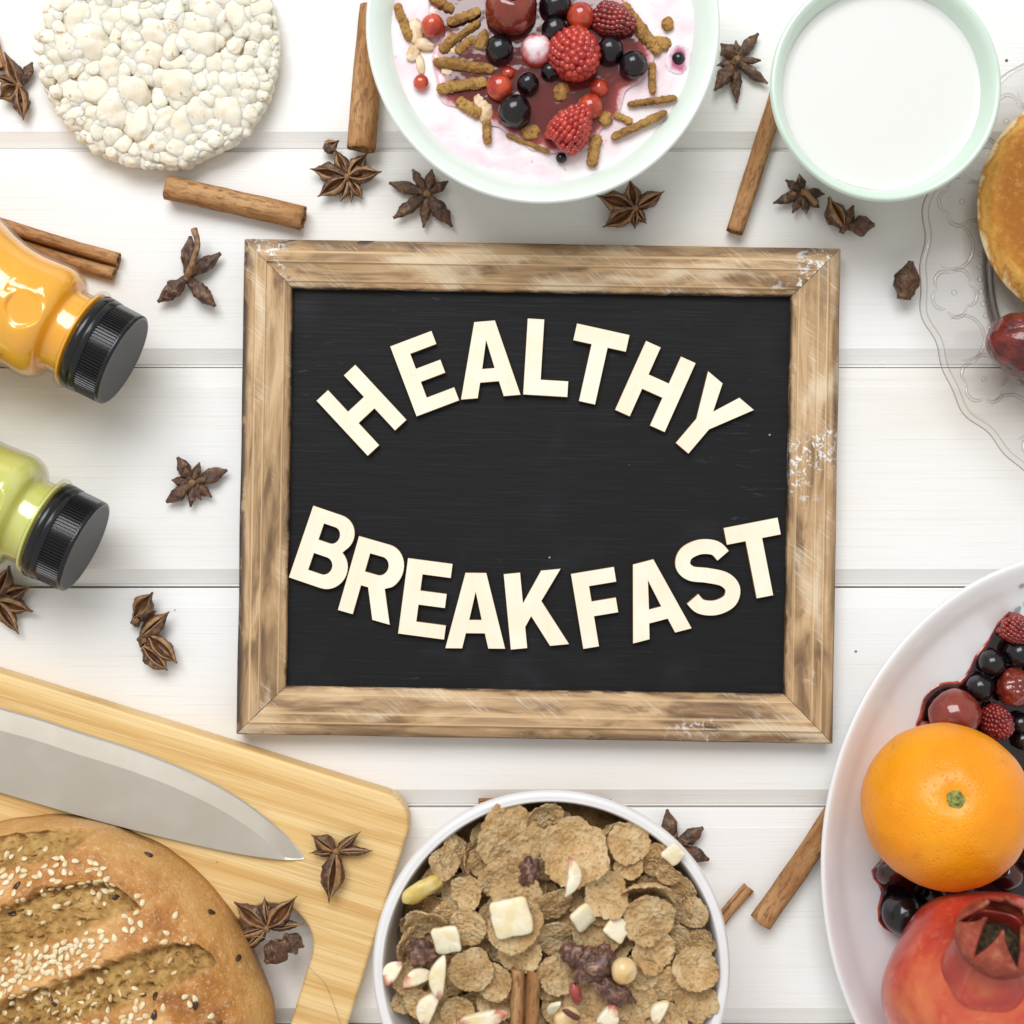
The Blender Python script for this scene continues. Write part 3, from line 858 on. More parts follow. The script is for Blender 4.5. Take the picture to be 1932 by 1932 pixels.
# the pitted cherry
def pitted(label, conv, x, y, r, k, base):
    rm = LN(r * k, base + .006)
    prof = [(.17, .30), (.22, .55), (.27, .72), (.36, .82), (.48, .86), (.66, .78), (.85, .55), (.97, .22), (1.0, -.1), (.92, -.5), (.68, -.8), (.3, -.92), (0, -.95)]
    w = lambda a, rr, z: 1 + .05 * noise.noise(Vector((math.cos(a) * 2, math.sin(a) * 2, z * 1.5)))
    pr = smooth_profile(prof, 6)
    me = lathe('pitted_cherry', [(q * rm, z * rm) for q, z in pr], [M_CHERRY], 72, warp=lambda a, rr, z: 1 + .06 * noise.noise(Vector((math.cos(a) * 2.2, math.sin(a) * 2.2, z / rm * 1.5))))
    p = XY(*conv(x, y), base + rm * .62)
    root = thing('pitted_cherry', label, 'cherry', p, (-.35, .1, 0), group=GB)
    part('cherry_flesh', me, root)
    part('pit_hollow', lathe('pit_hollow', [(0, .18 * rm), (.12 * rm, .2 * rm), (.185 * rm, .34 * rm)], [M_HOLE], 32), root)
pitted('pitted red cherry with a round hole in the yogurt bowl', zy, 960, 40, 145, KY, YZ)

# ---------------------------------------------------------------- bran sticks and nuts in the yogurt
def stick_mesh(seed):
    n, seg = 40, 24; V, F = [], []
    for i in range(n + 1):
        u = -1 + 2 * i / n
        taper = math.sqrt(max(.0, 1 - abs(u) ** 9)) * .98 + .02
        for k in range(seg):
            a = 2 * PI * k / seg
            r = (1 + .30 * fbm(Vector((u * 6 + seed * 5, math.cos(a) * 1.8, math.sin(a) * 1.8)), 4)) * taper
            V.append((u, r * math.cos(a) + .14 * math.sin(u * 1.8 + seed), r * math.sin(a) * .70))
    for i in range(n):
        for k in range(seg):
            k2 = (k + 1) % seg
            F.append((i * seg + k, (i + 1) * seg + k, (i + 1) * seg + k2, i * seg + k2))
    F.append(tuple(range(seg))); F.append(tuple(reversed([n * seg + k for k in range(seg)])))
    return mesh('bran_stick', V, F, [M_STICK])
ST = [stick_mesh(s) for s in range(5)]
GS = 'bran sticks in the yogurt'
for i, (x0, y0, x1, y1, w, sk) in enumerate([(320, 15, 392, 232, 66, .5), (600, 130, 790, 55, 72, .2), (605, 250, 790, 120, 66, .3), (520, 350, 870, 390, 78, .3), (540, 500, 830, 462, 76, .3),
        (660, 555, 790, 655, 78, .5), (822, 670, 832, 812, 66, .4), (930, 755, 1180, 858, 44, .6), (1452, 755, 1405, 938, 74, .4), (1522, 778, 1838, 625, 72, .35), (1612, 588, 1895, 548, 62, .4),
        (1752, 350, 1758, 530, 60, .45), (1580, 20, 1770, 270, 86, .5), (560, 290, 660, 200, 70, .45), (1540, 640, 1640, 690, 50, .7), (500, -20, 640, 60, 90, .5), (1690, 180, 1800, 300, 90, .6), (760, 215, 650, 300, 60, .5)]):
    rm = LN(w * KY / 2, YZ) * .86; hl = LN(math.hypot(x1 - x0, y1 - y0) * KY / 2, YZ)
    p = XY(*zy((x0 + x1) / 2, (y0 + y1) / 2), YZ + rm * (1 - 1.6 * sk) + .001)
    solo('bran_stick', ST[i % 5], 'brown bran cereal stick soaking in the yogurt bowl', 'cereal', p, (rnd.uniform(0, 6), 0, -math.atan2(y1 - y0, x1 - x0)), (hl, rm, rm), GS)
NUTM = blob('nut_piece', M_NUT, 3, amp=.35, freq=1.4, seed=31)
NUTB = blob('brown_nut_piece', M_STICK, 3, amp=.35, freq=1.4, seed=33)
for (x, y, a, b, pale) in [(815, 625, 42, 62, 1), (410, 300, 34, 48, 1), (452, 365, 22, 55, 1), (425, 175, 40, 70, 1), (1490, 668, 42, 42, 0), (1840, 138, 36, 40, 0), (1242, 520, 46, 55, 0), (1072, 745, 55, 46, 0),
        (780, 570, 28, 44, 1), (600, 400, 34, 26, 1), (640, 285, 30, 22, 1), (1800, 245, 60, 40, 0), (470, 250, 60, 36, 1), (800, 225, 36, 66, 0)]:
    rx, ry = LN(a * KY, YZ), LN(b * KY, YZ)
    lab = 'pale chopped nut in the yogurt bowl' if pale else 'brown cereal crumb in the yogurt bowl'
    solo('nut_piece' if pale else 'cereal_crumb', NUTM if pale else NUTB, lab, 'nut' if pale else 'crumb', XY(*zy(x, y), YZ + .0008), (0, 0, rnd.uniform(-.4, .4)), (rx, ry, min(rx, ry) * .7), 'nut pieces in the yogurt' if pale else 'cereal crumbs in the yogurt')

# ================================================================ star anise
def pod_mesh(L, W, opening, seed, closed=False):
    """boat shaped carpel along +x, split along its top"""
    n = 18; V, F, M = [], [], []
    D = W * (.85 if closed else 1.0)
    o3 = Vector((seed * 3.3, seed * 1.1, seed * 2.7))
    ringn = None
    for i in range(n + 1):
        u = i / n
        prof = (sm(0, .30, u) * .62 + .38) * (1 - sm(.45, 1.0, u) ** 1.25 * .93)
        if closed: prof = (.40 + .60 * sm(0, .50, u)) * (1 - .80 * sm(.52, 1.0, u) ** 1.5)
        prof *= 1 + .10 * math.sin(u * 5 + seed)
        w = W * .5 * prof; d = D * .62 * prof * (1 - .25 * u)
        x = L * u
        beak = W * .16 * sm(.72, 1, u)
        if closed:
            ring = []
            m = 16
            for k in range(m):
                a = 2 * PI * k / m
                rr = 1 + .34 * fbm(Vector((x / W * 2.4, math.cos(a) * 1.3, math.sin(a) * 1.3)) + o3, 3)
                crease = 1 - .16 * math.exp(-((a - PI / 2) ** 2) / .10)
                ring.append((x, w * math.cos(a) * rr, d * math.sin(a) * rr * crease * .85 + beak * .3, 0))
        else:
            op = w * opening * math.sin(PI * min(1, u * .93 + .05)) ** .7
            lip = w * .13 + W * .012
            top = d * .36 + beak
            ring = []
            # outer wall from the left lip under the belly to the right lip
            for (fy, fz) in ((-(op + lip), top), (-(op + lip + w * .30), top * .62), (-w, -.05 * d), (-w * .86, -.55 * d), (-w * .45, -.92 * d), (0, -d), (w * .45, -.92 * d), (w * .86, -.55 * d), (w, -.05 * d), ((op + lip + w * .30), top * .62), ((op + lip), top)):
                fy = max(-w - lip, min(w + lip, fy))
                wr = 1 + .26 * fbm(Vector((x / W * 2.6, fy / W * 3, fz / W * 3)) + o3, 3)
                ring.append((x, fy * (wr if abs(fy) > op + lip * 1.2 else 1), fz * wr if fz < top * .8 else fz * (1 + .12 * noise.noise(Vector((x / W * 5, fy, seed)))), 0))
            # lips and the hollow
            ring += [(x, op + lip * .1, top * .96, 1), (x, op * .72, -d * .10, 2), (x, 0, -d * .42, 2), (x, -op * .72, -d * .10, 2), (x, -(op + lip * .1), top * .96, 1)]
        ringn = len(ring)
        V += [r[:3] for r in ring]
    for i in range(n):
        for k in range(ringn):
            k2 = (k + 1) % ringn
            F.append((i * ringn + k, i * ringn + k2, (i + 1) * ringn + k2, (i + 1) * ringn + k))
            if closed: M.append(0)
            else: M.append(0 if k < 9 else (1 if k in (9, 10, 15) else (2 if k in (11, 12, 13, 14) else 1)))
    F.append(tuple(reversed(range(ringn)))); M.append(0)
    F.append(tuple(n * ringn + k for k in range(ringn))); M.append(0)
    return mesh('pod', V, F, [M_ANISE, M_LIP, M_CAV], midx=M)

CORE = blob('core', M_LIP, 3, amp=.3, freq=2, seed=3)
_sd = [0]
def anise(label, centre, pods, z0=0.0, closed=False, stalk=None, group='star anise pods scattered about', core=True, name='star_anise', cat='star anise'):
    """pods: (tipx, tipy, width, opening[, basex, basey, rise])"""
    zc = z0 + .0042
    c = XY(*centre, zc)
    root = thing(name, label, cat, (c.x, c.y, z0), group=group)
    for p in pods:
        _sd[0] += 1
        tx, ty, w, op = p[:4]
        bx, by = (p[4], p[5]) if len(p) > 5 else centre
        rise = p[6] if len(p) > 6 else rnd.uniform(-.05, .16)
        b = XY(bx, by, zc); t = XY(tx, ty, zc)
        d = t - b; L = d.length
        W = LN(w, zc) * (1.0 if closed else 1.10)
        cl = closed or op == 0
        me = pod_mesh(L * (1.0 if len(p) > 5 else .97), W, op, _sd[0], cl)
        off = d.normalized() * (L * .03 if len(p) <= 5 else 0)
        pos = b + off - Vector((c.x, c.y, z0))
        pos.z = max(.0036, W * .62)
        roll = rnd.uniform(-.35, .35)
        part('pod', me, root, pos, (roll, -rise * .6, math.atan2(d.y, d.x)))
    if core:
        part('core', CORE, root, (0, 0, .0044), (0, 0, rnd.uniform(0, 6)), (.0017, .0017, .0019))
    if stalk:
        pts = [XY(a, b, z0 + zz) - Vector((c.x, c.y, z0)) for (a, b, zz) in stalk]
        pts = smooth_profile([tuple(q) for q in pts], 6)
        n = len(pts)
        part('stalk', tube('stalk', pts, [LN(5.6) * (1.15 - .25 * math.sin(PI * i / (n - 1))) for i in range(n)], M_STALK, 10, .15), root)
    return root

anise('open star anise beside the broken cinnamon end and the rice cake', (36, 163), [(12, 101, 30, .35), (61, 117, 22, 0), (-8, 143, 24, .2), (1, 189, 34, .6), (26, 205, 18, .15), (47, 229, 30, .2)])
anise('upturned star anise with a long curved stalk and four pods', (353, 524), [(299, 571, 32, 0), (408, 580, 32, 0), (417, 478, 30, 0), (360, 446, 30, 0)], closed=True,
      stalk=[(350, 526, .008), (358, 508, .0105), (367, 484, .0115), (373, 460, .0115), (366, 432, .0105)])
anise('open star anise between the yogurt bowl and the chalkboard frame, below a chipped piece', (656, 334), [(586, 319, 30, .35), (632, 280, 24, .3), (694, 289, 28, .4), (721, 326, 32, .45), (685, 376, 24, .3), (663, 381, 18, .2), (643, 381, 20, .25), (600, 373, 30, .4)])
anise('small broken chip of star anise beside a cinnamon stick', (620, 277), [(640, 266, 24, .3, 610, 282, .1), (618, 290, 20, 0, 622, 268, .1)], core=False, name='star_anise_chip', cat='anise chip')
anise('dark closed star anise with seven thin arms below the yogurt bowl', (806, 366), [(734, 344, 26, 0), (778, 319, 20, 0), (815, 319, 20, 0), (846, 341, 18, 0), (853, 428, 28, 0), (799, 429, 20, 0), (742, 412, 26, 0)], closed=True)
anise('open star anise tucked under the rim of the yogurt bowl above the chalkboard', (1198, 393), [(1188, 340, 30, .4), (1253, 361, 27, .2), (1124, 371, 32, .5), (1137, 430, 31, .5), (1198, 432, 18, .2), (1220, 422, 20, .2)])
anise('closed star anise lying between the yogurt bowl and the milk bowl', (1389, 114), [(1431, 62, 25, 0), (1389, 76, 14, 0), (1360, 82, 25, 0), (1352, 124, 14, 0), (1347, 173, 27, 0), (1390, 194, 22, 0), (1449, 157, 22, 0), (1436, 114, 14, 0)], closed=True,
      stalk=[(1387, 116, .006), (1390, 113, .0085), (1392, 111, .010)])
anise('small dark star anise with many arms at the foot of the milk bowl', (1517, 363), [(1482, 339, 16, 0), (1507, 328, 16, 0), (1556, 366, 19, 0), (1458, 384, 20, 0), (1495, 402, 16, 0), (1522, 403, 18, 0), (1546, 392, 18, 0)], closed=True,
      stalk=[(1520, 362, .008), (1530, 374, .009), (1540, 384, .008)])
anise('broken star anise piece of three fat pods below the milk bowl', (1590, 428), [(1559, 375, 38, .25, 1590, 430, .2), (1609, 388, 22, 0, 1588, 440, .25), (1648, 426, 34, 0, 1600, 428, .1)], core=False, name='star_anise_piece', cat='anise piece')
anise('single loose star anise pod beside the glass plate', (1704, 535), [(1712, 496, 48, 0, 1702, 567, .1)], core=False, name='star_anise_pod', cat='anise pod')
anise('pale brown stubby star anise to the side of the chalkboard near the green bottle', (363, 911), [(336, 862, 27, 0), (376, 872, 16, 0), (429, 887, 27, 0), (400, 938, 18, 0), (380, 944, 14, 0), (360, 957, 18, 0), (314, 948, 29, 0), (324, 906, 18, 0)], closed=True)
anise('open star anise beside the black cap of the green bottle', (-6, 1132), [(21, 1067, 32, .3), (62, 1106, 28, .35), (65, 1153, 30, .35), (37, 1196, 30, .35), (28, 1098, 10, .2), (-60, 1100, 30, .3), (-62, 1168, 30, .3)])
anise('broken star anise piece with one upright split pod', (257, 1170), [(293, 1116, 32, .5, 254, 1164, .3), (294, 1152, 14, 0, 268, 1172, .1), (246, 1176, 22, 0, 264, 1168, .0)], core=True, name='star_anise_piece', cat='anise piece')
anise('broken half star anise of three pods above the bamboo board', (272, 1208), [(323, 1153, 34, .1, 268, 1200, .2), (337, 1250, 36, .5, 284, 1200, .1), (319, 1264, 36, .25, 272, 1220, .1), (258, 1206, 24, 0, 278, 1208, 0)], core=True, name='star_anise_piece', cat='anise piece')
BT = .0142      # top of the bamboo board
anise('star anise on the bamboo board by the knife tip', (634, 1607), [(588, 1574, 28, .1), (583, 1609, 16, .1), (681, 1568, 18, .1), (703, 1606, 20, .1), (622, 1698, 42, .22)], z0=BT)
anise('open star anise on the bamboo board touching the bread', (504, 1751), [(443, 1700, 32, .45), (498, 1692, 19, .1), (561, 1689, 32, .5), (573, 1743, 21, .1), (439, 1770, 24, .1), (459, 1792, 24, .1)], z0=BT)
anise('dark broken star anise piece at the handle slot of the bamboo board', (540, 1775), [(503, 1811, 44, 0, 545, 1772, .1), (574, 1786, 26, 0, 536, 1764, .1), (560, 1800, 26, 0, 545, 1770, .0)], z0=BT, core=False, name='star_anise_piece', cat='anise piece')
anise('closed star anise half hidden by the rim of the cereal bowl', (1271, 1598), [(1258, 1527, 30, 0), (1327, 1561, 30, 0), (1337, 1621, 30, 0), (1215, 1585, 26, 0), (1240, 1640, 26, 0)], closed=True)

# ================================================================ cinnamon sticks
def quill_mesh(L, r, double, seed):
    path = []
    if double:
        for i in range(26):
            t = i / 25; a = -PI / 2 - 2 * PI * 1.35 * (1 - t); rr = .22 + .25 * t
            path.append((-.44 + rr * math.cos(a), rr * math.sin(a)))
        for i in range(1, 5): path.append((-.44 + .88 * i / 5, -.47))
        for i in range(26):
            t = 1 - i / 25; a = -PI / 2 + 2 * PI * 1.35 * (1 - t); rr = .22 + .25 * t
            path.append((.44 + rr * math.cos(a), rr * math.sin(a)))
        th = .07; sc = r * 2
    else:
        for i in range(44):
            t = i / 43; a = 2.3 + 2 * PI * 1.75 * t; rr = .52 + .48 * t
            path.append((rr * math.cos(a), rr * math.sin(a)))
        th = .10; sc = r
    n = len(path); off = []
    for i in range(n):
        q0, q1 = path[max(0, i - 1)], path[min(n - 1, i + 1)]
        dx, dy = q1[0] - q0[0], q1[1] - q0[1]; l = math.hypot(dx, dy) or 1
        off.append((-dy / l, dx / l))
    ring = [(p[0] + o[0] * th / 2, p[1] + o[1] * th / 2) for p, o in zip(path, off)] + [(p[0] - o[0] * th / 2, p[1] - o[1] * th / 2) for p, o in reversed(list(zip(path, off)))]
    m = len(ring); nx = 34; V, F = [], []
    for i in range(nx + 1):
        u = i / nx; x = (u - .5) * L
        for k, (y, z) in enumerate(ring):
            kk = min(k, m - 1 - k)
            wob = 1 + .07 * fbm(Vector((x / r * .35 + seed * 9, y * 1.2, z * 1.2)), 3) + .035 * noise.noise(Vector((x / r * .25, kk * .12, seed)))
            xe = 0
            if i in (0, nx): xe = (1 if i else -1) * r * .16 * noise.noise(Vector((kk * .22, seed * 3, i)))
            bend = r * .25 * math.sin(u * 3.1 + seed) * .6
            V.append((x + xe, y * sc * wob + bend, z * sc * wob))
    for i in range(nx):
        for k in range(m):
            k2 = (k + 1) % m
            F.append((i * m + k, i * m + k2, (i + 1) * m + k2, (i + 1) * m + k))
    h = m // 2
    for k in range(h - 1):
        F.append((k, m - 1 - k, m - 2 - k, k + 1))
        b = nx * m
        F.append((b + k, b + k + 1, b + m - 2 - k, b + m - 1 - k))
    return mesh('cinnamon_stick', V, F, [M_CINN])

def cinnamon(label, x0, y0, x1, y1, dia, double=False, seed=1, z0=0.0, tilt=0.0, roll=0.0, zadd=0.0):
    r = LN(dia, z0 + .004) / (4 if double else 2)
    zc = z0 + r * 1.03 + zadd
    a, b = XY(x0, y0, zc), XY(x1, y1, zc); d = b - a
    o = solo('cinnamon_stick', quill_mesh(d.length, r, double, seed), label, 'cinnamon', (a + b) / 2, (0, 0, 0), group='cinnamon sticks')
    o.rotation_euler = (Euler((roll, 0, 0)).to_matrix().to_4x4()).to_euler()
    o.rotation_euler = (Matrix.Rotation(math.atan2(d.y, d.x), 4, 'Z') @ Matrix.Rotation(tilt, 4, 'Y') @ Matrix.Rotation(roll, 4, 'X')).to_euler()
    return o
cinnamon('broken cinnamon end beside the open star anise left of the rice cake', -26, 50, 3, 130, 24, False, 1)
cinnamon('thick cinnamon stick lying below the rice cake', 316, 352, 573, 413, 47, False, 2, roll=2.2)
cinnamon('double rolled cinnamon stick running under the orange juice bottle', -30, 428, 220, 503, 60, True, 3, roll=0)
cinnamon('cinnamon stick leaning out from under the yogurt bowl beside the rice cake', 706, 12, 677, 282, 60, False, 4, roll=.8)
cinnamon('slim cinnamon stick running out from under the milk bowl', 1470, 172, 1383, 438, 37, False, 5, roll=1.2)
cinnamon('short cinnamon stub poking out beside the cereal bowl', 1352, 1748, 1414, 1676, 25, False, 6)
cinnamon('cinnamon stick poking out from under the white fruit plate', 1432, 1738, 1585, 1520, 44, False, 7, roll=2.0)
cinnamon('cinnamon stick almost hidden behind the cereal bowl', 903, 1521, 1153, 1519, 26, False, 8)

# ================================================================ puffed rice cake
def build_ricecake():
    zt = .0130
    c = XY(297, 86, zt); c.z = 0
    R = LN(234, zt)
    root = thing('rice_cake', 'round white puffed rice cake next to the star anise and cinnamon', 'rice cake', c)
    base = [(0, .0008), (R * .90, .0008), (R * .955, .003), (R * .965, .008), (R * .94, .0102), (0, .0095)]
    part('rice_cake_core', lathe('rice_cake_core', base, [M_RICEIN], 96, warp=lambda a, r, z: 1 + .012 * noise.noise(Vector((math.cos(a) * 5, math.sin(a) * 5, 1)))), root)
    var = []
    for s in range(10):
        r2 = random.Random(s + 40)
        lobes = [(Vector((r2.uniform(-1, 1), r2.uniform(-1, 1), r2.uniform(-.3, .8))).normalized(), r2.uniform(.18, .42)) for _ in range(r2.randint(3, 5))]
        def fn(v, lobes=lobes):
            b = .70
            for (d, h) in lobes:
                b = max(b, .70 + h * sm(.30, .92, v.dot(d)))
            return b
        var.append(blob('puffed_grain', M_RICE, 4, amp=.10, freq=2.6, seed=s + 50, fn=fn, octs=3))
    pts = []; r2 = random.Random(11); tries = 0
    while tries < 9000 and len(pts) < 205:
        tries += 1
        a = r2.uniform(0, 2 * PI); q = math.sqrt(r2.random()) * (R - .0035)
        x, y = q * math.cos(a), q * math.sin(a)
        s = r2.choice((.0046, .0058, .0070, .0084, .0098)) if q < R - .011 else r2.uniform(.0034, .0050)
        if all((x - p[0]) ** 2 + (y - p[1]) ** 2 > ((s + p[2]) * .48) ** 2 for p in pts):
            pts.append((x, y, s))
    for (x, y, s) in pts:
        q = math.hypot(x, y) / R
        z = .0112 - .0024 * sm(.88, 1, q) + r2.uniform(-.0006, .0009) - (s - .005) * .30
        part('puffed_grain', r2.choice(var), root, (x, y, z), (r2.uniform(-.5, .5), r2.uniform(-.5, .5), r2.uniform(0, 6.28)),
             (s * r2.uniform(.95, 1.3), s * r2.uniform(.85, 1.1), s * r2.uniform(.60, .74)))
    n = 92
    for i in range(n):   # pressed grains round the rim
        a = 2 * PI * i / n + r2.uniform(-.02, .02); s = r2.uniform(.0024, .0036)
        rr = R - s * .95 + r2.uniform(-.0006, .0003)
        part('puffed_grain', r2.choice(var), root, (rr * math.cos(a), rr * math.sin(a), r2.uniform(.0055, .0088)), (r2.uniform(-.3, .3), r2.uniform(-.3, .3), a),
             (s * .8, s * r2.uniform(1.0, 1.7), s * r2.uniform(1.1, 1.6)))
build_ricecake()

# ================================================================ juice bottles
def build_bottle(name, label, cx, cy, ang_deg, mat, heart, liquid_label):
    za = .0325
    u = LN(1.0, za)
    c = XY(cx, cy, za); c.z = 0
    root = thing(name, label, 'bottle', c, (0, 0, -math.radians(ang_deg)))
    Rx = (0, -PI / 2, 0)
    # body: profile in plan units along -x from the cap end
    body = [(76, 60), (76, 82), (92, 83), (110, 83), (126, 84), (131, 90), (136, 102), (148, 111), (165, 115), (195, 113), (224, 111), (260, 113), (295, 121), (335, 134), (385, 144), (450, 146), (620, 146), (655, 140), (668, 120), (670, 0.5)]
    pr = smooth_profile(body, 8)
    # denser sampling along the heart
    seg = 220; V, F = [], []
    xs = [p[0] for p in pr]
    dense = []
    for i in range(len(pr) - 1):
        n = 3 if 120 < pr[i][0] < 290 else 1
        for k in range(n):
            t = k / n
            dense.append((pr[i][0] + (pr[i + 1][0] - pr[i][0]) * t, pr[i][1] + (pr[i + 1][1] - pr[i][1]) * t))
    dense.append(pr[-1])
    for (t, r) in dense:
        for k in range(seg):
            a = 2 * PI * k / seg            # a = PI/2 is up
            yy, zz = r * math.cos(a), r * math.sin(a)
            dr = 0
            if heart and zz > 0 and 120 < t < 300:
                hx = -(t - 178 + heart[0]) / 42; hy = (yy - heart[1]) / 45
                hy += .12
                f = (hx * hx + hy * hy - 1) ** 3 - hx * hx * hy ** 3
                g = sm(.0, .12, -f)
                rim = math.exp(-(f / .10) ** 2) if abs(f) < 1 else 0
                flat = 105.5 / max(.3, math.sin(a))
                dr = .7 * rim * (1 - g) + (g * min(0.0, flat - r))
            rr = r + dr
            V.append((-t * u, rr * math.cos(a) * u, rr * math.sin(a) * u))
    n = len(dense)
    for i in range(n - 1):
        for k in range(seg):
            k2 = (k + 1) % seg
            F.append((i * seg + k, i * seg + k2, (i + 1) * seg + k2, (i + 1) * seg + k))
    F.append(tuple(reversed(range(seg)))); F.append(tuple((n - 1) * seg + k for k in range(seg)))
    part('bottle_body', mesh('bottle_body', V, F, [M_CLEAR]), root, (0, 0, za), label='clear plastic body with a pressed heart dent')
    V2 = []
    for (x, y, z) in V:
        rr = math.hypot(y, z) or 1e-9; f = max(.2, 1 - 4.2 * u / rr)
        V2.append((x if x > -655 * u else x + 5 * u, y * f, z * f))
    part('juice', mesh('juice', V2, F, [mat]), root, (0, 0, za), label=liquid_label)
    fl = [(84, .068 * 1000), (84, 98), (85, 100.5), (87.5, 101), (90, 100), (91, 97), (91, 68)]
    part('neck_ring', lathe('neck_ring', [(r * u, t * u) for t, r in fl], [M_CLEAR], 140), root, (0, 0, za), Rx)
    fl2 = [(85.5, 60), (85.5, 94), (89.5, 94), (89.5, 60)]
    part('neck_ring_inner', lathe('neck_ring_inner', [(r * u, t * u) for t, r in fl2], [mat], 100), root, (0, 0, za), Rx)
    # cap
    cap = thing_part = bpy.data.objects.new('cap', None)
    prof = [(0, 0.6), (60, 0.8), (82, 0.9), (88.5, 1.4), (91.5, 3.2), (92.2, 6)]
    V, F, M = [], [], []
    seg = 92 * 4
    prof = [(0.5, .6, 0), (60, .6, 0), (83, .6, 0), (86, .3, 0), (89.5, .6, 0), (91.6, 2.2, 0), (92.2, 4.5, 0), (92.4, 8, 0), (92.5, 8.6, 1), (92.8, 50, 1), (93, 50.6, 0), (94.2, 53, 0), (95.0, 60, 0), (95.1, 62, 0), (94.2, 62.3, 0), (94.2, 62.8, 0), (95.2, 63.1, 0), (95.8, 78, 0), (94, 79, 0), (70, 79, 0)]
    for (r, t, rib) in prof:
        for k in range(seg):
            a = 2 * PI * k / seg
            rr = r
            if rib and k % 4 in (2, 3): rr = r - 3.0
            V.append((-t * u, rr * math.cos(a) * u, rr * math.sin(a) * u))
    n = len(prof)
    for i in range(n - 1):
        for k in range(seg):
            k2 = (k + 1) % seg
            F.append((i * seg + k, (i + 1) * seg + k, (i + 1) * seg + k2, i * seg + k2)); M.append(1 if i < 3 else 0)
    F.append(tuple(range(seg))); M.append(1)
    me = mesh('cap', V, F, [M_BLACKPL, M_BLACKMT], midx=M)
    me.polygons.foreach_set('use_smooth', [not (7 <= i // seg <= 9) for i in range(len(me.polygons))])
    bpy.data.objects.remove(cap)
    part('cap', me, root, (0, 0, za))
    return root, u, za
bt, bu, bza = build_bottle('orange_juice_bottle', 'orange juice bottle with a black ribbed cap lying on its side', 234, 681, 27.2, M_OJ, (0, 8), 'cloudy orange juice inside the bottle')
# faint printed code on the shoulder of the bottle
def code_marks():
    V, F = [], []
    r2 = random.Random(8)
    rows = [(-1, 7), (1, 9)]
    for ri, (row, n) in enumerate(rows):
        for i in range(n):
            t = 184 + i * 6.8 + (8 if ri else 0); a0 = math.radians(38 - ri * 9)
            for k in range(3):
                t0 = t + r2.uniform(0, 4); w = r2.uniform(.7, 1.3) if k else r2.uniform(2, 3.6)
                da = math.radians(r2.uniform(.5, 3.5)); aa = a0 - math.radians(r2.uniform(0, 3.4))
                if k == 0: da = math.radians(.5)
                r = 115.6 + max(0, (t0 - 240)) * .10
                b = len(V)
                for (tt, an) in ((t0, aa), (t0 + w, aa), (t0 + w, aa + da), (t0, aa + da)):
                    V.append((-tt * bu, -r * math.cos(an) * bu, r * math.sin(an) * bu))
                F.append((b, b + 1, b + 2, b + 3))
    return mesh('printed_code', V, F, [M_INK], smooth=False)
part('printed_code', code_marks(), bt, (0, 0, bza), label='small dark printed code on the orange bottle')
build_bottle('green_juice_bottle', 'pale green juice bottle with a black ribbed cap lying on its side', 162, 1033, 25.5, M_GJ, (-14, -4), 'cloudy pale green juice inside the bottle')

# ================================================================ bamboo board, knife, bread
BA = math.radians(17.3)
def build_cutting_board():
    dx = Vector((math.cos(BA), -math.sin(BA), 0)); dy = Vector((-math.sin(BA), -math.cos(BA), 0))    # along the top edge, and away from it
    corner = XY(787, 1514, BT)
    o = corner.copy(); o.z = 0
    s = LN(1, BT)
    Lx, Ly, cr = 1350 * s, 900 * s, 62 * s
    cu = bpy.data.curves.new('board', 'CURVE'); cu.dimensions = '2D'; cu.fill_mode = 'BOTH'
    cu.extrude = BT / 2 - .0016; cu.bevel_depth = .0015; cu.bevel_resolution = 3; cu.offset = -.0015
    ring = []
    for (cx, cy, a0) in ((-cr, -cr, 90), (-Lx + cr, -cr, 180), (-Lx + cr, -Ly + cr, 270), (-cr, -Ly + cr, 0)):
        seq = arc(cx, cy, cr, cr, a0 - 90, a0, 10)
        ring.append(seq)
    outer = []
    for q in ring: outer += q
    hr = 78 * s; hx = -(104 * s + hr); y0, y1 = -262 * s - hr, -640 * s
    hole = arc(hx, y0, hr, hr, 0, 180, 16) + arc(hx, y1, hr, hr, 180, 360, 16)
    for rg in (outer, hole):
        sp = cu.splines.new('POLY'); sp.points.add(len(rg) - 1); sp.use_cyclic_u = True
        for q, (x, y) in zip(sp.points, rg): q.co = (x, y, 0, 1)
    tmp = bpy.data.objects.new('tmp', cu); link(tmp)
    dg = bpy.context.evaluated_depsgraph_get(); dg.update()
    me = bpy.data.meshes.new_from_object(tmp.evaluated_get(dg)); bpy.data.objects.remove(tmp); bpy.data.curves.remove(cu)
    me.materials.clear(); me.materials.append(m_bamboo()); me.name = 'cutting_board'
    solo('cutting_board', me, 'light bamboo cutting board with a handle slot under the knife and bread', 'board', (o.x, o.y, BT / 2 + .0001), (0, 0, -BA))
build_cutting_board()

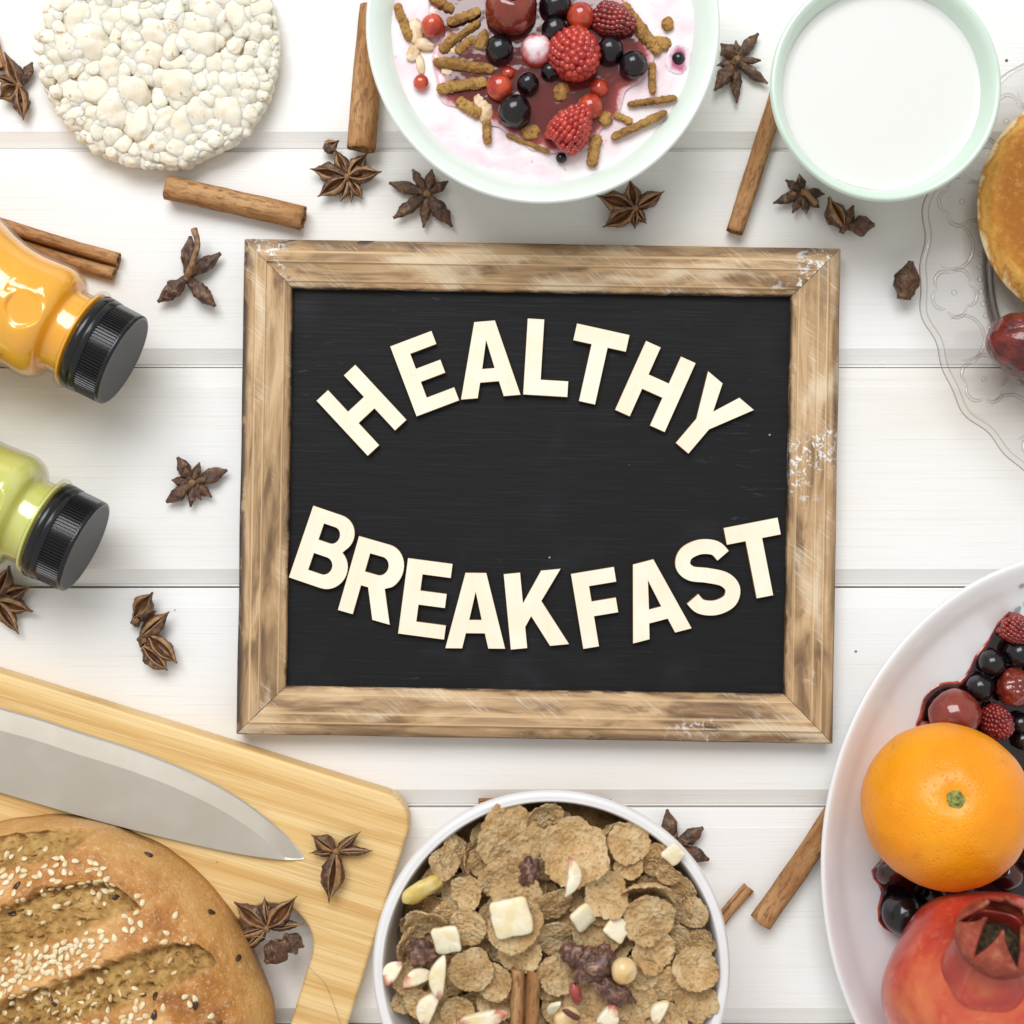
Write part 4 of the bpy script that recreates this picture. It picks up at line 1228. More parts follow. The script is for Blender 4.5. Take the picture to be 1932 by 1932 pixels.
def build_knife():
    z0 = BT + .0003
    edge = [(-330, 1252), (-150, 1290), (0, 1335), (75, 1356), (150, 1381), (240, 1409), (330, 1443), (400, 1476), (455, 1508), (500, 1541), (538, 1575), (562, 1601), (574, 1617)]
    spine = [(-330, 1400), (-150, 1449), (0, 1492), (75, 1514), (150, 1536), (240, 1560), (330, 1582), (400, 1598), (455, 1609), (500, 1616), (538, 1621), (562, 1621.5), (574, 1620)]
    E = smooth_profile(edge, 5); Sp = smooth_profile(spine, 5)
    c = XY(120, 1450, z0); c.z = z0
    V, F, M = [], [], []
    fr = [0, .030, .30, 1.0]
    n = len(E)
    for i in range(n):
        e = XY(*E[i], z0); s = XY(*Sp[i], z0)
        wloc = (s - e).length; th = .0022 * sm(0, .02, wloc) + .0003
        ed = min(.5, .0007 / max(wloc, 1e-5))
        bev = min(.9, max(ed * 2, .0095 / max(wloc, 1e-5)))
        for (f, zz) in ((0, .10), (ed, .40), (bev, .80), (1.0, 1.0)):
            p = e + (s - e) * f
            V.append((p.x - c.x, p.y - c.y, th * zz))
        V.append((s.x - c.x, s.y - c.y, 0.0)); V.append((e.x - c.x, e.y - c.y, 0.0))
    m = 6
    for i in range(n - 1):
        for k in range(m):
            k2 = (k + 1) % m
            F.append((i * m + k, i * m + k2, (i + 1) * m + k2, (i + 1) * m + k)); M.append(1 if k == 0 else 0)
    F.append(tuple(reversed(range(m)))); M.append(0); F.append(tuple((n - 1) * m + k for k in range(m))); M.append(0)
    root = thing('chef_knife', 'broad steel chef knife lying on the bamboo board', 'knife', c)
    part('blade', mesh('blade', V, F, [M_STEEL, M_EDGE], smooth=False, midx=M), root)
    a, b = XY(-320, 1335, z0) - c, XY(-760, 1205, z0) - c
    pts = [a + (b - a) * (i / 10) for i in range(11)]
    for p in pts: p.z = .010
    part('handle', tube('handle', [tuple(p) for p in pts], [.0095 + .002 * math.sin(i * .6) for i in range(11)], M_BLACKMT, 16), root)
build_knife()

def build_bread():
    zt = BT
    cpx, cpy, A, B = 60, 2010, 446, 456
    c = XY(cpx, cpy, zt + .022); c.z = zt
    s = LN(1, zt + .022)
    Hh = .046
    SL = [[(-60, 1645, 26), (0, 1612, 30), (60, 1599, 28), (120, 1588, 20), (168, 1578, 3)],
          [(-90, 1812, 50), (0, 1762, 46), (100, 1714, 50), (170, 1698, 44), (220, 1690, 28), (272, 1703, 4)],
          [(-60, 1972, 52), (67, 1893, 46), (150, 1862, 44), (235, 1836, 46), (310, 1812, 43), (370, 1805, 30), (408, 1812, 4)],
          [(120, 2030, 54), (230, 1982, 46), (330, 1946, 30), (425, 1922, 4)], [(-200, 2120, 50), (0, 2080, 50), (200, 2060, 40), (420, 2010, 5)]]
    segs = [smooth_profile(q, 5) for q in SL]
    def slash(px, py):
        best, side = 9.0, 0
        for sg in segs:
            for i in range(len(sg) - 1):
                x0, y0, w0 = sg[i]; x1, y1, w1 = sg[i + 1]
                dx, dy = x1 - x0, y1 - y0; l2 = dx * dx + dy * dy or 1
                t = max(0, min(1, ((px - x0) * dx + (py - y0) * dy) / l2))
                ex, ey = px - (x0 + dx * t), py - (y0 + dy * t)
                w = max(2.0, w0 + (w1 - w0) * t)
                d = math.hypot(ex, ey) / w
                if d < best:
                    best = d; side = (ex * dy - ey * dx) / (math.sqrt(l2) * w)   # + is the upper lip
        return best, side
    def wav(a):
        return 1 + .030 * noise.noise(Vector((math.cos(a) * 2.2 + 5, math.sin(a) * 2.2, 2))) + .010 * noise.noise(Vector((math.cos(a) * 7, math.sin(a) * 7, 6)))
    def height(px, py):
        qx, qy = (px - cpx) / A, (py - cpy) / B
        q = math.sqrt(qx * qx + qy * qy) / wav(math.atan2(qy, qx))
        q = min(q, 1.0)
        h = Hh * (1 - q ** 3.0) ** .48
        n = .0013 * fbm(Vector((px * .028, py * .028, 3)), 5) + .0005 * fbm(Vector((px * .12, py * .12, 8)), 3)
        d, side = slash(px, py)
        d += .16 * fbm(Vector((px * .045, py * .045, 17)), 3)
        f = 1 - sm(.74, 1.04, d)
        dep = .0050 * f * (.75 + .25 * max(-1, min(1, side)))
        lip = .0022 * math.exp(-((d - 1.10) / .16) ** 2) * (1 if side > 0 else .35)
        cr = f * .0024 * fbm(Vector((px * .085, py * .085, 9)), 4)
        cr -= f * .0022 * sm(.28, .55, noise.noise(Vector((px * .075, py * .11, 31))))
        e = sm(1.0, .93, q)
        return h + (n + lip - dep + cr) * e, f * e
    rings, seg = 190, 400
    V, F, SLV, TN = [], [], [], []
    h, f = height(cpx, cpy); V.append((0, 0, h)); SLV.append(f); TN.append(0)
    for i in range(1, rings + 1):
        q = (i / rings) ** .8
        for k in range(seg):
            a = 2 * PI * k / seg
            px, py = cpx + A * q * wav(a) * math.cos(a), cpy + B * q * wav(a) * math.sin(a)
            h, f = height(px, py)
            V.append(((px - cpx) * s, -(py - cpy) * s, h)); SLV.append(f)
            TN.append(sm(.86, .98, q))
    for q, zz in ((.992, .006), (.965, .0025), (.90, .0004)):
        for k in range(seg):
            a = 2 * PI * k / seg
            pass
    last = 1 + (rings - 1) * seg
    # lower the last ring smoothly to the board
    extra = [(1.004, -.0), (.985, -.0)]
    for k in range(seg): F.append((0, 1 + (k + 1) % seg, 1 + k))
    for i in range(rings - 1):
        for k in range(seg):
            k2 = (k + 1) % seg
            F.append((1 + i * seg + k, 1 + i * seg + k2, 1 + (i + 1) * seg + k2, 1 + (i + 1) * seg + k))
    F.append(tuple(last + k for k in range(seg)))
    for k in range(seg):
        v = V[last + k]; V[last + k] = (v[0], v[1], .0003)
    me = mesh('loaf', V, F, [M_BREAD]); attr(me, 'slash', SLV); attr(me, 'tone', TN)
    root = thing('bread_loaf', 'round crusty seeded bread loaf with slashed top', 'bread', c)
    part('loaf', me, root)
    # seeds
    def seed_me(nm, mat, l, w, h):
        V0, F0 = ico(2)
        return mesh(nm, [Vector((v.x * l, v.y * w * (1 - .35 * v.x), v.z * h)) for v in V0], F0, [mat])
    ses = [seed_me('sesame_seed', M_SESAME, .00195, .0012, .00060), seed_me('sesame_seed', M_SESAME, .00175, .0011, .00055)]
    flx = seed_me('flax_seed', M_FLAX, .0021, .0012, .0006)
    r2 = random.Random(21); placed = []
    def put(me, nm, px, py):
        e = 3.0
        h0, f = height(px, py); hx, _ = height(px + e, py); hy, _ = height(px, py + e)
        nrm = Vector((-(hx - h0) / (e * s), (hy - h0) / (e * s), 1)).normalized()
        rot = (nrm.to_track_quat('Z', 'Y') @ Quaternion((0, 0, 1), r2.uniform(0, 6.28))).to_euler()
        part(nm, me, root, Vector(((px - cpx) * s, -(py - cpy) * s, h0)) + nrm * .00035, rot)
    n = 0; tries = 0
    ridge = [(-5, 1838), (40, 1815), (95, 1792), (135, 1776), (170, 1762)]
    while n < 285 and tries < 9000:
        tries += 1
        u = r2.random()
        if u < .34:
            a = r2.choice(ridge); px, py = a[0] + r2.gauss(0, 24), a[1] + r2.gauss(0, 15)
        elif u < .42:
            px, py = 195 + r2.gauss(0, 10), 1622 + r2.gauss(0, 16)
        elif u < .60:
            px, py = r2.uniform(-10, 230), r2.uniform(1590, 1700)
        elif u < .78:
            px, py = r2.uniform(-10, 300), r2.uniform(1840, 1935)
        else:
            px, py = r2.uniform(-10, 420), r2.uniform(1570, 1940)
        if ((px - cpx) / A) ** 2 + ((py - cpy) / B) ** 2 > .80: continue
        if any((px - q[0]) ** 2 + (py - q[1]) ** 2 < 64 for q in placed): continue
        _, f = height(px, py)
        if f > .5 and r2.random() < .55: continue
        placed.append((px, py)); n += 1
        put(r2.choice(ses), 'sesame_seed', px, py)
    for (px, py) in ((50, 1658), (226, 1686), (444, 1816), (311, 1856), (380, 1880), (310, 1888), (42, 1710), (128, 1866), (271, 1621), (392, 1730)):
        put(flx, 'flax_seed', px, py)
build_bread()

# a stray fibre across the board and its slot
fp = smooth_profile([tuple(XY(*p)) for p in ((470, 1765, BT + .004), (520, 1775, BT + .009), (562, 1806, BT + .004), (590, 1832, BT + .0012), (615, 1860, BT + .0008), (640, 1925, BT + .0008), (650, 1960, BT + .0008))], 8)
solo('stray_fibre', tube('stray_fibre', fp, [.00010] * len(fp), M_HAIR, 6), 'fine stray fibre lying across the bamboo board', 'fibre')

# ================================================================ cereal heap
zm = zoomed(850, 1860, 1000 / 1932)
KM = 1000 / 1932 * .754688
RI = Rc - .0075
def mound(x, y):
    q = min(1.0, math.hypot(x - CC.x, y - CC.y) / RI)
    return .0645 - .0060 * q ** 2.2
def heap_mesh():
    rings, seg = 34, 120; V, F = [(0, 0, mound(CC.x, CC.y) - .012)], []
    for i in range(1, rings + 1):
        q = i / rings
        for k in range(seg):
            a = 2 * PI * k / seg; r = RI * .985 * q
            x, y = r * math.cos(a), r * math.sin(a)
            V.append((x, y, mound(CC.x + x, CC.y + y) - .012 + .0028 * fbm(Vector((x * 160, y * 160, 0)), 3)))
    for k in range(seg): F.append((0, 1 + k, 1 + (k + 1) % seg))
    for i in range(rings - 1):
        for k in range(seg):
            k2 = (k + 1) % seg
            F.append((1 + i * seg + k, 1 + (i + 1) * seg + k, 1 + (i + 1) * seg + k2, 1 + i * seg + k2))
    return mesh('cereal_crumbs', V, F, [M_CRUMB])
hp = bpy.data.objects.new('cereal_crumbs', heap_mesh()); hp.location = (CC.x, CC.y, 0); link(hp)
hp['kind'] = 'stuff'; tag(hp, 'mass of small brown crumbs under the flakes in the white bowl', 'crumbs')

def flake_mesh(seed):
    r2 = random.Random(seed)
    rings, seg = 20, 84; th = .08
    cx, cy, tw = r2.uniform(-.10, .55), r2.uniform(-.15, .30), r2.uniform(-.25, .25)
    top, V, F = [], [], []
    def edge(a):
        return 1 + .16 * noise.noise(Vector((math.cos(a) * 1.3 + seed * 4, math.sin(a) * 1.3, 0))) + .07 * noise.noise(Vector((math.cos(a) * 4.5, math.sin(a) * 4.5, seed))) + .07 * noise.noise(Vector((math.cos(a) * 11, math.sin(a) * 11, seed + 5))) + .03 * noise.noise(Vector((math.cos(a) * 25, math.sin(a) * 25, seed)))
    def surf(x, y, side):
        r = math.hypot(x, y)
        z = cx * x * x + cy * y * y + tw * x * y + .12 * noise.noise(Vector((x * 1.6 + seed, y * 1.6, 2)))
        b = .070 * fbm(Vector((x * 6 + seed * 3, y * 6, side * 2)), 4)
        return z + side * th * .5 * (1 - .35 * r ** 3) + b
    for side in (1, -1):
        base = len(V); V.append(Vector((0, 0, surf(0, 0, side))))
        for i in range(1, rings + 1):
            q = i / rings
            for k in range(seg):
                a = 2 * PI * k / seg; r = q * edge(a)
                x, y = r * math.cos(a), r * math.sin(a)
                V.append(Vector((x, y, surf(x, y, side))))
        for k in range(seg):
            f = (base, base + 1 + k, base + 1 + (k + 1) % seg)
            F.append(f if side > 0 else f[::-1])
        for i in range(rings - 1):
            for k in range(seg):
                k2 = (k + 1) % seg
                f = (base + 1 + i * seg + k, base + 1 + (i + 1) * seg + k, base + 1 + (i + 1) * seg + k2, base + 1 + i * seg + k2)
                F.append(f if side > 0 else f[::-1])
    o1 = 1 + (rings - 1) * seg; o2 = 1 + rings * seg + 1 + (rings - 1) * seg
    for k in range(seg):
        k2 = (k + 1) % seg
        F.append((o1 + k, o2 + k, o2 + k2, o1 + k2))
    return mesh('bran_flake', V, F, [M_FLAKE])
FL = [flake_mesh(s) for s in range(9)]
LBF = 'toasted brown bran flake heaped in the white cereal bowl'
GF = 'bran flakes in the white bowl'
r3 = random.Random(77)
def flake(p, r, rot, var=None, sc=(1, 1), lab=LBF):
    return solo('bran_flake', FL[var if var is not None else r3.randrange(9)], lab, 'bran flake', p, rot, (r * sc[0], r * sc[1], r), GF)
# hidden and half hidden flakes filling the heap
n = 0
cells = []
for _ in range(4000):
    if n >= 105: break
    a, q = r3.uniform(0, 6.28), math.sqrt(r3.random())
    rr = r3.uniform(.0062, .0092)
    rad = q * (RI - rr * .92)
    x, y = CC.x + rad * math.cos(a), CC.y + rad * math.sin(a)
    if any((x - c[0]) ** 2 + (y - c[1]) ** 2 < .0062 ** 2 for c in cells): continue
    cells.append((x, y)); n += 1
    tl = r3.uniform(.1, .75); td = r3.uniform(0, 6.28)
    flake((x, y, mound(x, y) - r3.uniform(.003, .0085)), rr, (tl * math.cos(td), tl * math.sin(td), r3.uniform(0, 6.28)))
# the flakes one can tell apart on top: x, y, radius, tilt x, tilt y, layer
TOP = [(985, 292, 100, .35, .25, 1), (808, 418, 172, .18, -.12, 2), (1135, 522, 168, .15, .1, 2), (1418, 440, 108, .25, .2, 3), (500, 465, 84, .2, .75, 1), (488, 575, 82, -.1, .55, 2), (612, 552, 72, .2, 1.05, 0),
       (780, 650, 108, .2, .1, 2), (852, 745, 130, .1, .1, 3), (838, 870, 138, -.15, .05, 4), (872, 1000, 112, -.2, .1, 1), (620, 712, 82, .1, -.3, 0), (622, 880, 96, .15, .3, 1), (634, 1098, 112, .05, .05, 4), (745, 1148, 98, -.2, .15, 2),
       (420, 838, 112, .8, -.3, 2), (505, 820, 70, .3, .4, 1), (1285, 730, 118, .2, -.15, 3), (1500, 692, 140, 1.05, .1, 3), (1490, 845, 130, .12, .1, 4), (1505, 985, 110, -.25, .1, 2), (1530, 550, 92, .3, -.2, 1),
       (1722, 815, 80, .15, -.35, 3), (1762, 950, 72, .2, -.3, 1), (1712, 1080, 112, .05, -.1, 4), (1590, 1165, 100, .25, .2, 2), (1768, 1250, 108, -.05, -.15, 3), (1640, 945, 84, .2, -.5, 1), (1045, 925, 108, .55, .1, 1),
       (1225, 925, 112, .2, -.1, 0), (1055, 1110, 108, .1, .15, 2), (1200, 1235, 130, .1, .1, 1), (1455, 1095, 92, -.15, -.2, 2), (1430, 1230, 108, .1, -.1, 1), (340, 950, 84, .3, .8, 1), (385, 1245, 92, .3, -.3, 2), (565, 1285, 82, .1, .1, 1),
       (1390, 1335, 84, .2, .1, 2), (1600, 1320, 80, .1, .2, 1), (1030, 770, 98, .55, .35, 1), (1395, 580, 76, .3, .1, 2), (1590, 625, 66, .5, -.4, 3), (330, 1125, 88, .2, .4, 1), (1680, 690, 70, .3, -.4, 0), (1150, 1420, 120, .1, .1, 2),
       (1260, 800, 80, .3, .1, 1), (700, 560, 90, .4, .2, 0), (470, 1290, 90, .2, .3, 1), (1000, 590, 80, .5, .1, 0), (1240, 620, 80, .1, .5, 1), (1600, 800, 90, .5, -.2, 1), (1330, 420, 66, .6, .3, 1), (1500, 1330, 90, -.1, .2, 1), (300, 1230, 70, .1, .6, 0), (1770, 1120, 60, .1, -.5, 0)]
FLAB = {0: 'small bran flake lapping over the cereal bowl rim', 1: 'largest bran flake beside the amber raisin', 2: 'big bran flake carrying the red skinned apple sliver', 3: 'thick bran flake against the cereal bowl rim above the apple chip',
        8: 'bran flake right under the amber raisin and above the apple cube', 9: 'bran flake under the large apple cube', 13: 'round bran flake beside the white apple strip', 18: 'bran flake standing on edge above a round flake',
        19: 'broad bran flake below the flake standing on edge', 22: 'cupped bran flake by the wall near the cinnamon stub', 24: 'bran flake below the cupped one by the bowl wall', 15: 'folded bran flake standing beside the square apple slice'}
for i, (x, y, r, tx, ty, lay) in enumerate(TOP):
    px, py = zm(x, y)
    z = .058
    for _ in range(3):
        p = XY(px, py, z); z = mound(p.x, p.y) + .0005 + lay * .0017
    rr = LN(r * KM, z) * .97
    q = math.hypot(p.x - CC.x, p.y - CC.y)
    lim = RI + .0018 - rr * .82
    if q > lim:
        p.x = CC.x + (p.x - CC.x) * lim / q; p.y = CC.y + (p.y - CC.y) * lim / q
    flake(p, rr, (tx, ty, r3.uniform(0, 6.28)) if abs(tx) + abs(ty) < .5 else (tx, ty, r3.uniform(-.3, .3)), i % 9, (1, 1), FLAB.get(i, LBF))

# fruit pieces in the heap
def chunk_mesh(outline, th, seed, skin=None, bend=0.0):
    """flat piece from a 2d outline (unit), slightly domed, rounded edge; skin: function (x,y)->0..1"""
    n = len(outline); V, F, K = [], [], []
    lay = [(-1, .92), (-.6, 1.0), (.6, 1.0), (1, .90)]
    for (zz, sc) in lay:
        for (x, y) in outline:
            x2, y2 = x * sc, y * sc
            V.append((x2, y2, zz * th + bend * (x2 * x2 - .3) + .05 * noise.noise(Vector((x * 2 + seed, y * 2, zz)))))
            K.append(skin(x, y) if skin else 0)
    m = len(lay)
    for i in range(m - 1):
        for k in range(n):
            k2 = (k + 1) % n
            F.append((i * n + k, i * n + k2, (i + 1) * n + k2, (i + 1) * n + k))
    for ri, zz in ((0, -1), (m - 1, 1)):
        ci = len(V); V.append((0, 0, zz * th * 1.15 - .3 * bend)); K.append(0)
        for s2 in (.45,):
            b = len(V)
            for (x, y) in outline:
                V.append((x * s2, y * s2, zz * th * 1.12 + bend * (x * x * s2 * s2 - .3) + .05 * noise.noise(Vector((x * 3 + seed, y * 3, zz + 4))))); K.append(0)
        for k in range(n):
            k2 = (k + 1) % n
            f = (ri * n + k, ri * n + k2, b + k2, b + k); g = (b + k, b + k2, ci)
            F.append(f if zz > 0 else f[::-1]); F.append(g if zz > 0 else g[::-1])
    me = mesh('apple', V, F, [M_APPLE]); attr(me, 'skin', K)
    return me
def squarish(seed, n=40, p=5.0, jit=.06):
    out = []
    for k in range(n):
        a = 2 * PI * k / n; c, s = math.cos(a), math.sin(a)
        r = (abs(c) ** p + abs(s) ** p) ** (-1 / p)
        r *= 1 + jit * noise.noise(Vector((c * 1.5 + seed, s * 1.5, 0)))
        out.append((r * c, r * s))
    return out
def crescent(w=.28, bend=.35, n=20):
    L, Rr = [], []
    for i in range(n + 1):
        u = -1 + 2 * i / n
        ww = w * (1 - u * u) ** .8 + .02
        xo = bend * (1 - u * u)
        L.append((xo - ww, u)); Rr.append((xo + ww, u))
    return L + Rr[::-1]
CUBE = chunk_mesh(squarish(2, 48, 9, .10), .34, 1); SLICE = chunk_mesh(squarish(6, 48, 8, .16), .22, 2, bend=.10)
CRES = chunk_mesh(crescent(), .16, 3, lambda x, y: 1.0 if x < .10 * (1 - y * y) - .05 or y > .8 else 0)
STRIP = chunk_mesh(crescent(.24, -.16), .17, 4, lambda x, y: 1.0 if y < -.80 else 0, .1)
WEDGE = chunk_mesh(crescent(.40, .2), .2, 5, lambda x, y: 1.0 if y > .55 or y < -.86 else 0, .12)
def inbowl(name, me, label, cat, x, y, sx, sy, lay, rz=0, tx=0, ty=0, sz=None, group=None):
    px, py = zm(x, y); z = .058
    for _ in range(3):
        p = XY(px, py, z); z = mound(p.x, p.y) + .001 + lay * .0017
    k = LN(KM, z)
    sz = min(sx, sy) if sz is None else sz
    return solo(name, me, label, cat, p, (tx, ty, rz), (sx * k, sy * k, sz * k), group)
GA = 'dried apple pieces in the cereal'
inbowl('apple_cube', CUBE, 'large cream dried apple cube on top of the bran flakes', 'dried apple', 828, 838, 92, 92, 7, .2, .05, -.1, 60, GA)
inbowl('apple_cube', SLICE, 'pale square dried apple slice beside the raisin in the cereal', 'dried apple', 515, 945, 66, 68, 5, .15, .2, -.2, None, GA)
inbowl('apple_cube', SLICE, 'pale apple chip leaning on the rim of the cereal bowl', 'dried apple', 1610, 532, 46, 46, 6, .75, .1, -.2, None, GA)
inbowl('apple_wedge', CRES, 'apple sliver with red skin along its back on a flake', 'dried apple', 1098, 640, 105, 98, 8, -.1, 0, .1, 110, GA)
inbowl('apple_cube', SLICE, 'curled pale apple piece wedged between flakes', 'dried apple', 1172, 838, 56, 62, 4, .6, .5, .3, None, GA)
inbowl('apple_cube', CUBE, 'pale apple piece beside the curled apple between flakes', 'dried apple', 1338, 892, 52, 58, 4, .9, .2, .3, 40, GA)
inbowl('apple_wedge', WEDGE, 'apple bit with dark red skin against the cereal bowl wall', 'dried apple', 262, 1110, 92, 66, 6, 2.6, .2, .3, 80, GA)
inbowl('apple_wedge', WEDGE, 'curved yellow apple piece beside the red skinned bit', 'dried apple', 378, 1140, 90, 78, 5, 1.9, .3, 0, 80, GA)
inbowl('apple_strip', STRIP, 'long white apple strip with a red tip', 'dried apple', 492, 1130, 150, 108, 8, -.1, .1, .1, 120, GA)
inbowl('apple_strip', STRIP, 'forked yellow apple strip below the white strip', 'dried apple', 440, 1285, 170, 92, 6, -.4, .1, .1, 120, GA)
inbowl('apple_wedge', WEDGE, 'broad pale apple wedge lying beside the cinnamon', 'dried apple', 690, 1318, 100, 118, 6, -1.35, .1, .1, 90, GA)
inbowl('apple_wedge', WEDGE, 'white apple corner with pink skin beside the hazelnut half', 'dried apple', 1285, 1310, 110, 66, 6, -.7, .1, .1, 90, GA)
inbowl('apple_strip', STRIP, 'hooked white apple strip near the dark gap', 'dried apple', 1552, 1300, 130, 66, 4, -.5, .1, .1, 110, GA)
inbowl('apple_strip', STRIP, 'thin pale coconut sliver beside the cinnamon stick', 'coconut', 1040, 1280, 90, 84, 6, -.3, .9, .1, 60)
inbowl('banana_chip', chunk_mesh(squarish(9, p=3, jit=.2), .35, 7), 'yellow dried banana chip on edge by the bowl wall', 'banana chip', 395, 705, 104, 42, 4, .55, .5, .0, 60)
bpy.data.objects['banana_chip'].data.materials.clear(); bpy.data.objects['banana_chip'].data.materials.append(M_BANANA)
RAIS = [blob('raisin', M_RAISIN, 4, amp=.42, freq=1.7, seed=s, octs=4) for s in (61, 62, 63)]
GR = 'raisins in the cereal'
inbowl('raisin', RAIS[0], 'amber brown raisin standing between two big flakes', 'raisin', 915, 620, 48, 72, 3, -.1, 0, 0, 45, GR)
inbowl('raisin', RAIS[1], 'dark round raisin beside the square apple slice', 'raisin', 395, 1005, 74, 60, 4, 0, 0, 0, 50, GR)
inbowl('raisin', RAIS[0], 'large lumpy raisin touching the hazelnut', 'raisin', 1225, 1065, 112, 84, 5, .3, 0, 0, 60, GR)
inbowl('raisin', RAIS[1], 'small raisin lobe beside the large lumpy raisin', 'raisin', 1120, 1010, 58, 50, 5, .8, 0, 0, 45, GR)
inbowl('raisin', RAIS[2], 'long wrinkled raisin below the hazelnut', 'raisin', 1320, 1195, 100, 52, 5, -.45, 0, 0, 48, GR)
HZ = blob('hazelnut', M_HAZEL, 4, amp=.05, freq=1.2, seed=71, fn=lambda v: 1 - .20 * sm(.80, 1, v.dot(Vector((.62, -.35, .7)).normalized())))
inbowl('hazelnut', HZ, 'whole golden hazelnut touching the large raisin', 'hazelnut', 1370, 1095, 62, 66, 7, 0, 0, 0, 62)
hh = inbowl('hazelnut_half', HZ, 'hazelnut half with dark red skin beside the cinnamon', 'hazelnut', 1095, 1325, 64, 56, 5, .3, 0, .3, 44)
inbowl('dried_cranberry', blob('dried_cranberry', M_GOJI, 3, amp=.25, freq=1.5, seed=81), 'small dark pink dried berry below the raisins', 'dried berry', 1140, 1205, 28, 52, 5, .3, 0, 0, 24)
inbowl('nut_skin', blob('nut_skin', M_HUSK, 3, amp=.25, freq=1.5, seed=82), 'dark red nut skin on the hazelnut half', 'nut skin', 1118, 1308, 48, 16, 10, -.55, 0, 0, 10)
zc = .0600
o = cinnamon('double rolled cinnamon stick standing out of the cereal heap', *zm(905, 1085), *zm(880, 1440), 62, True, 11, z0=.0635, tilt=.06, roll=0)
o['label'] = 'short double rolled cinnamon stick resting on the cereal heap'

# ================================================================ oval white plate with fruit
PZ = .0062
def build_plate():
    zr = .021
    c = XY(2055, 1637, zr); c.z = 0
    ax, by = LN(507, zr), LN(597, zr)
    prof = [(0, .0012), (.60, .0012), (.63, .0002), (.66, .0004), (.70, .0035), (.84, .0085), (.95, .0150), (.992, .0195), (1.0, .0210), (.998, .0221), (.988, .0224), (.970, .0212), (.935, .0178), (.88, .0125), (.80, .0085), (.70, .0066), (.5, .0062), (0, .0062)]
    pr = smooth_profile(prof, 5)
    me = lathe('plate_body', [(r * ax, z) for r, z in pr], [M_PLATE], 220, sx=1, sy=by / ax)
    root = thing('oval_plate', 'large oval white plate holding an orange, a pomegranate and berries', 'plate', c)
    part('plate_body', me, root, (0, 0, .0001))
    return c, ax, by
PC, PAX, PBY = build_plate()
# small printed leaves on the plate
def leaf_print(px, py, l, w, rz):
    pts = []
    for k in range(12):
        a = 2 * PI * k / 12; pts.append((l * math.cos(a), w * math.sin(a) * (1 - .3 * math.cos(a)), 0))
    me = mesh('printed_leaf', pts, [tuple(range(12))], [M_DECOR], smooth=False)
    p = XY(px, py, PZ + .006)
    return me, p
zp = zoomed(2160, 1500, 400 / 1932); KP = 400 / 1932 * .754688
zq = zoomed(2160, 2100, 400 / 1680); KQ = 400 / 1680 * .754688
JB = []
def plate_h(x, y):
    q = math.sqrt(((x - PC.x) / PAX) ** 2 + ((y - PC.y) / PBY) ** 2)
    tab = [(0, .0062), (.5, .0062), (.70, .0066), (.80, .0085), (.88, .0125), (.935, .0178), (.97, .0212)]
    for (a, za), (b, zb_) in zip(tab[:-1], tab[1:]):
        if q <= b: return za + (zb_ - za) * max(0, (q - a) / (b - a))
    return .0212
GP = 'berries on the oval white plate'
def pberry(kind, name, conv, x, y, r, k, label, cat, sink=.12, rot=None, scl=(1, 1, 1)):
    p0 = XY(*conv(x, y), .012); base = plate_h(p0.x, p0.y) + .0003
    o = berry(kind, name, conv, x, y, r, k, base, label, cat, GP, sink, rot, scl)
    JB.append((o.location.x, o.location.y, LN(r * k, .01)))
    return o
LB = 'glossy blackcurrant in dark juice on the oval white plate'
for (x, y, r) in [(1550, 762, 164), (1870, 640, 175), (1405, 1060, 168), (1890, 1490, 135), (1915, 1690, 125), (2150, 820, 170), (2200, 1250, 180)]:
    pberry('black', 'blackcurrant', zp, x, y, r, KP, LB, 'blackcurrant')
pberry('raspd', 'raspberry', zp, 1840, 370, 190, KP, 'red raspberry at the tip of the berry heap on the plate', 'raspberry', .2, (1.4, .2, .9), (.85, .85, 1.15))
pberry('wrinkled', 'wrinkled_cherry', zp, 1830, 1060, 225, KP, 'wrinkled red cherry among blackcurrants on the plate', 'cherry', .15, (.3, .2, 1.0))
pberry('cherry', 'cherry', zp, 1090, 1365, 312, KP, 'large smooth dark red cherry above the orange', 'cherry', .10, (.2, .5, 2.2), (1, 1, .85))
pberry('raspd', 'raspberry', zp, 1620, 1490, 225, KP, 'dark raspberry between the large cherry and the orange', 'raspberry', .12, (.25, .15, .4), (.80, .95, .95))
pberry('cherry', 'cherry', zp, 745, 1540, 80, KP, 'tiny red berry peeping out behind the orange', 'berry', .1)
pberry('darkcherry', 'dark_cherry', zq, 300, 330, 175, KQ, 'dark brown cherry half hidden under the orange', 'cherry', .15, None, (1, 1, .8))
pberry('darkcherry', 'dark_cherry', zq, 1500, 370, 165, KQ, 'dark red cherry between orange and pomegranate', 'cherry', .15)
pberry('black', 'blackcurrant', zq, 415, 775, 225, KQ, 'large black berry between orange and pomegranate', 'berry', .15)
for (x, y, r) in [(760, 640, 170), (1050, 560, 150), (1700, 200, 150)]:
    pberry('black', 'blackcurrant', zq, x, y, r, KQ, LB, 'blackcurrant')
for (jx, jy, jr) in ((1900, 1690, .016), (1850, 1670, .012), (1930, 1640, .014)):
    _p = XY(jx, jy, .009); JB.append((_p.x, _p.y, jr))
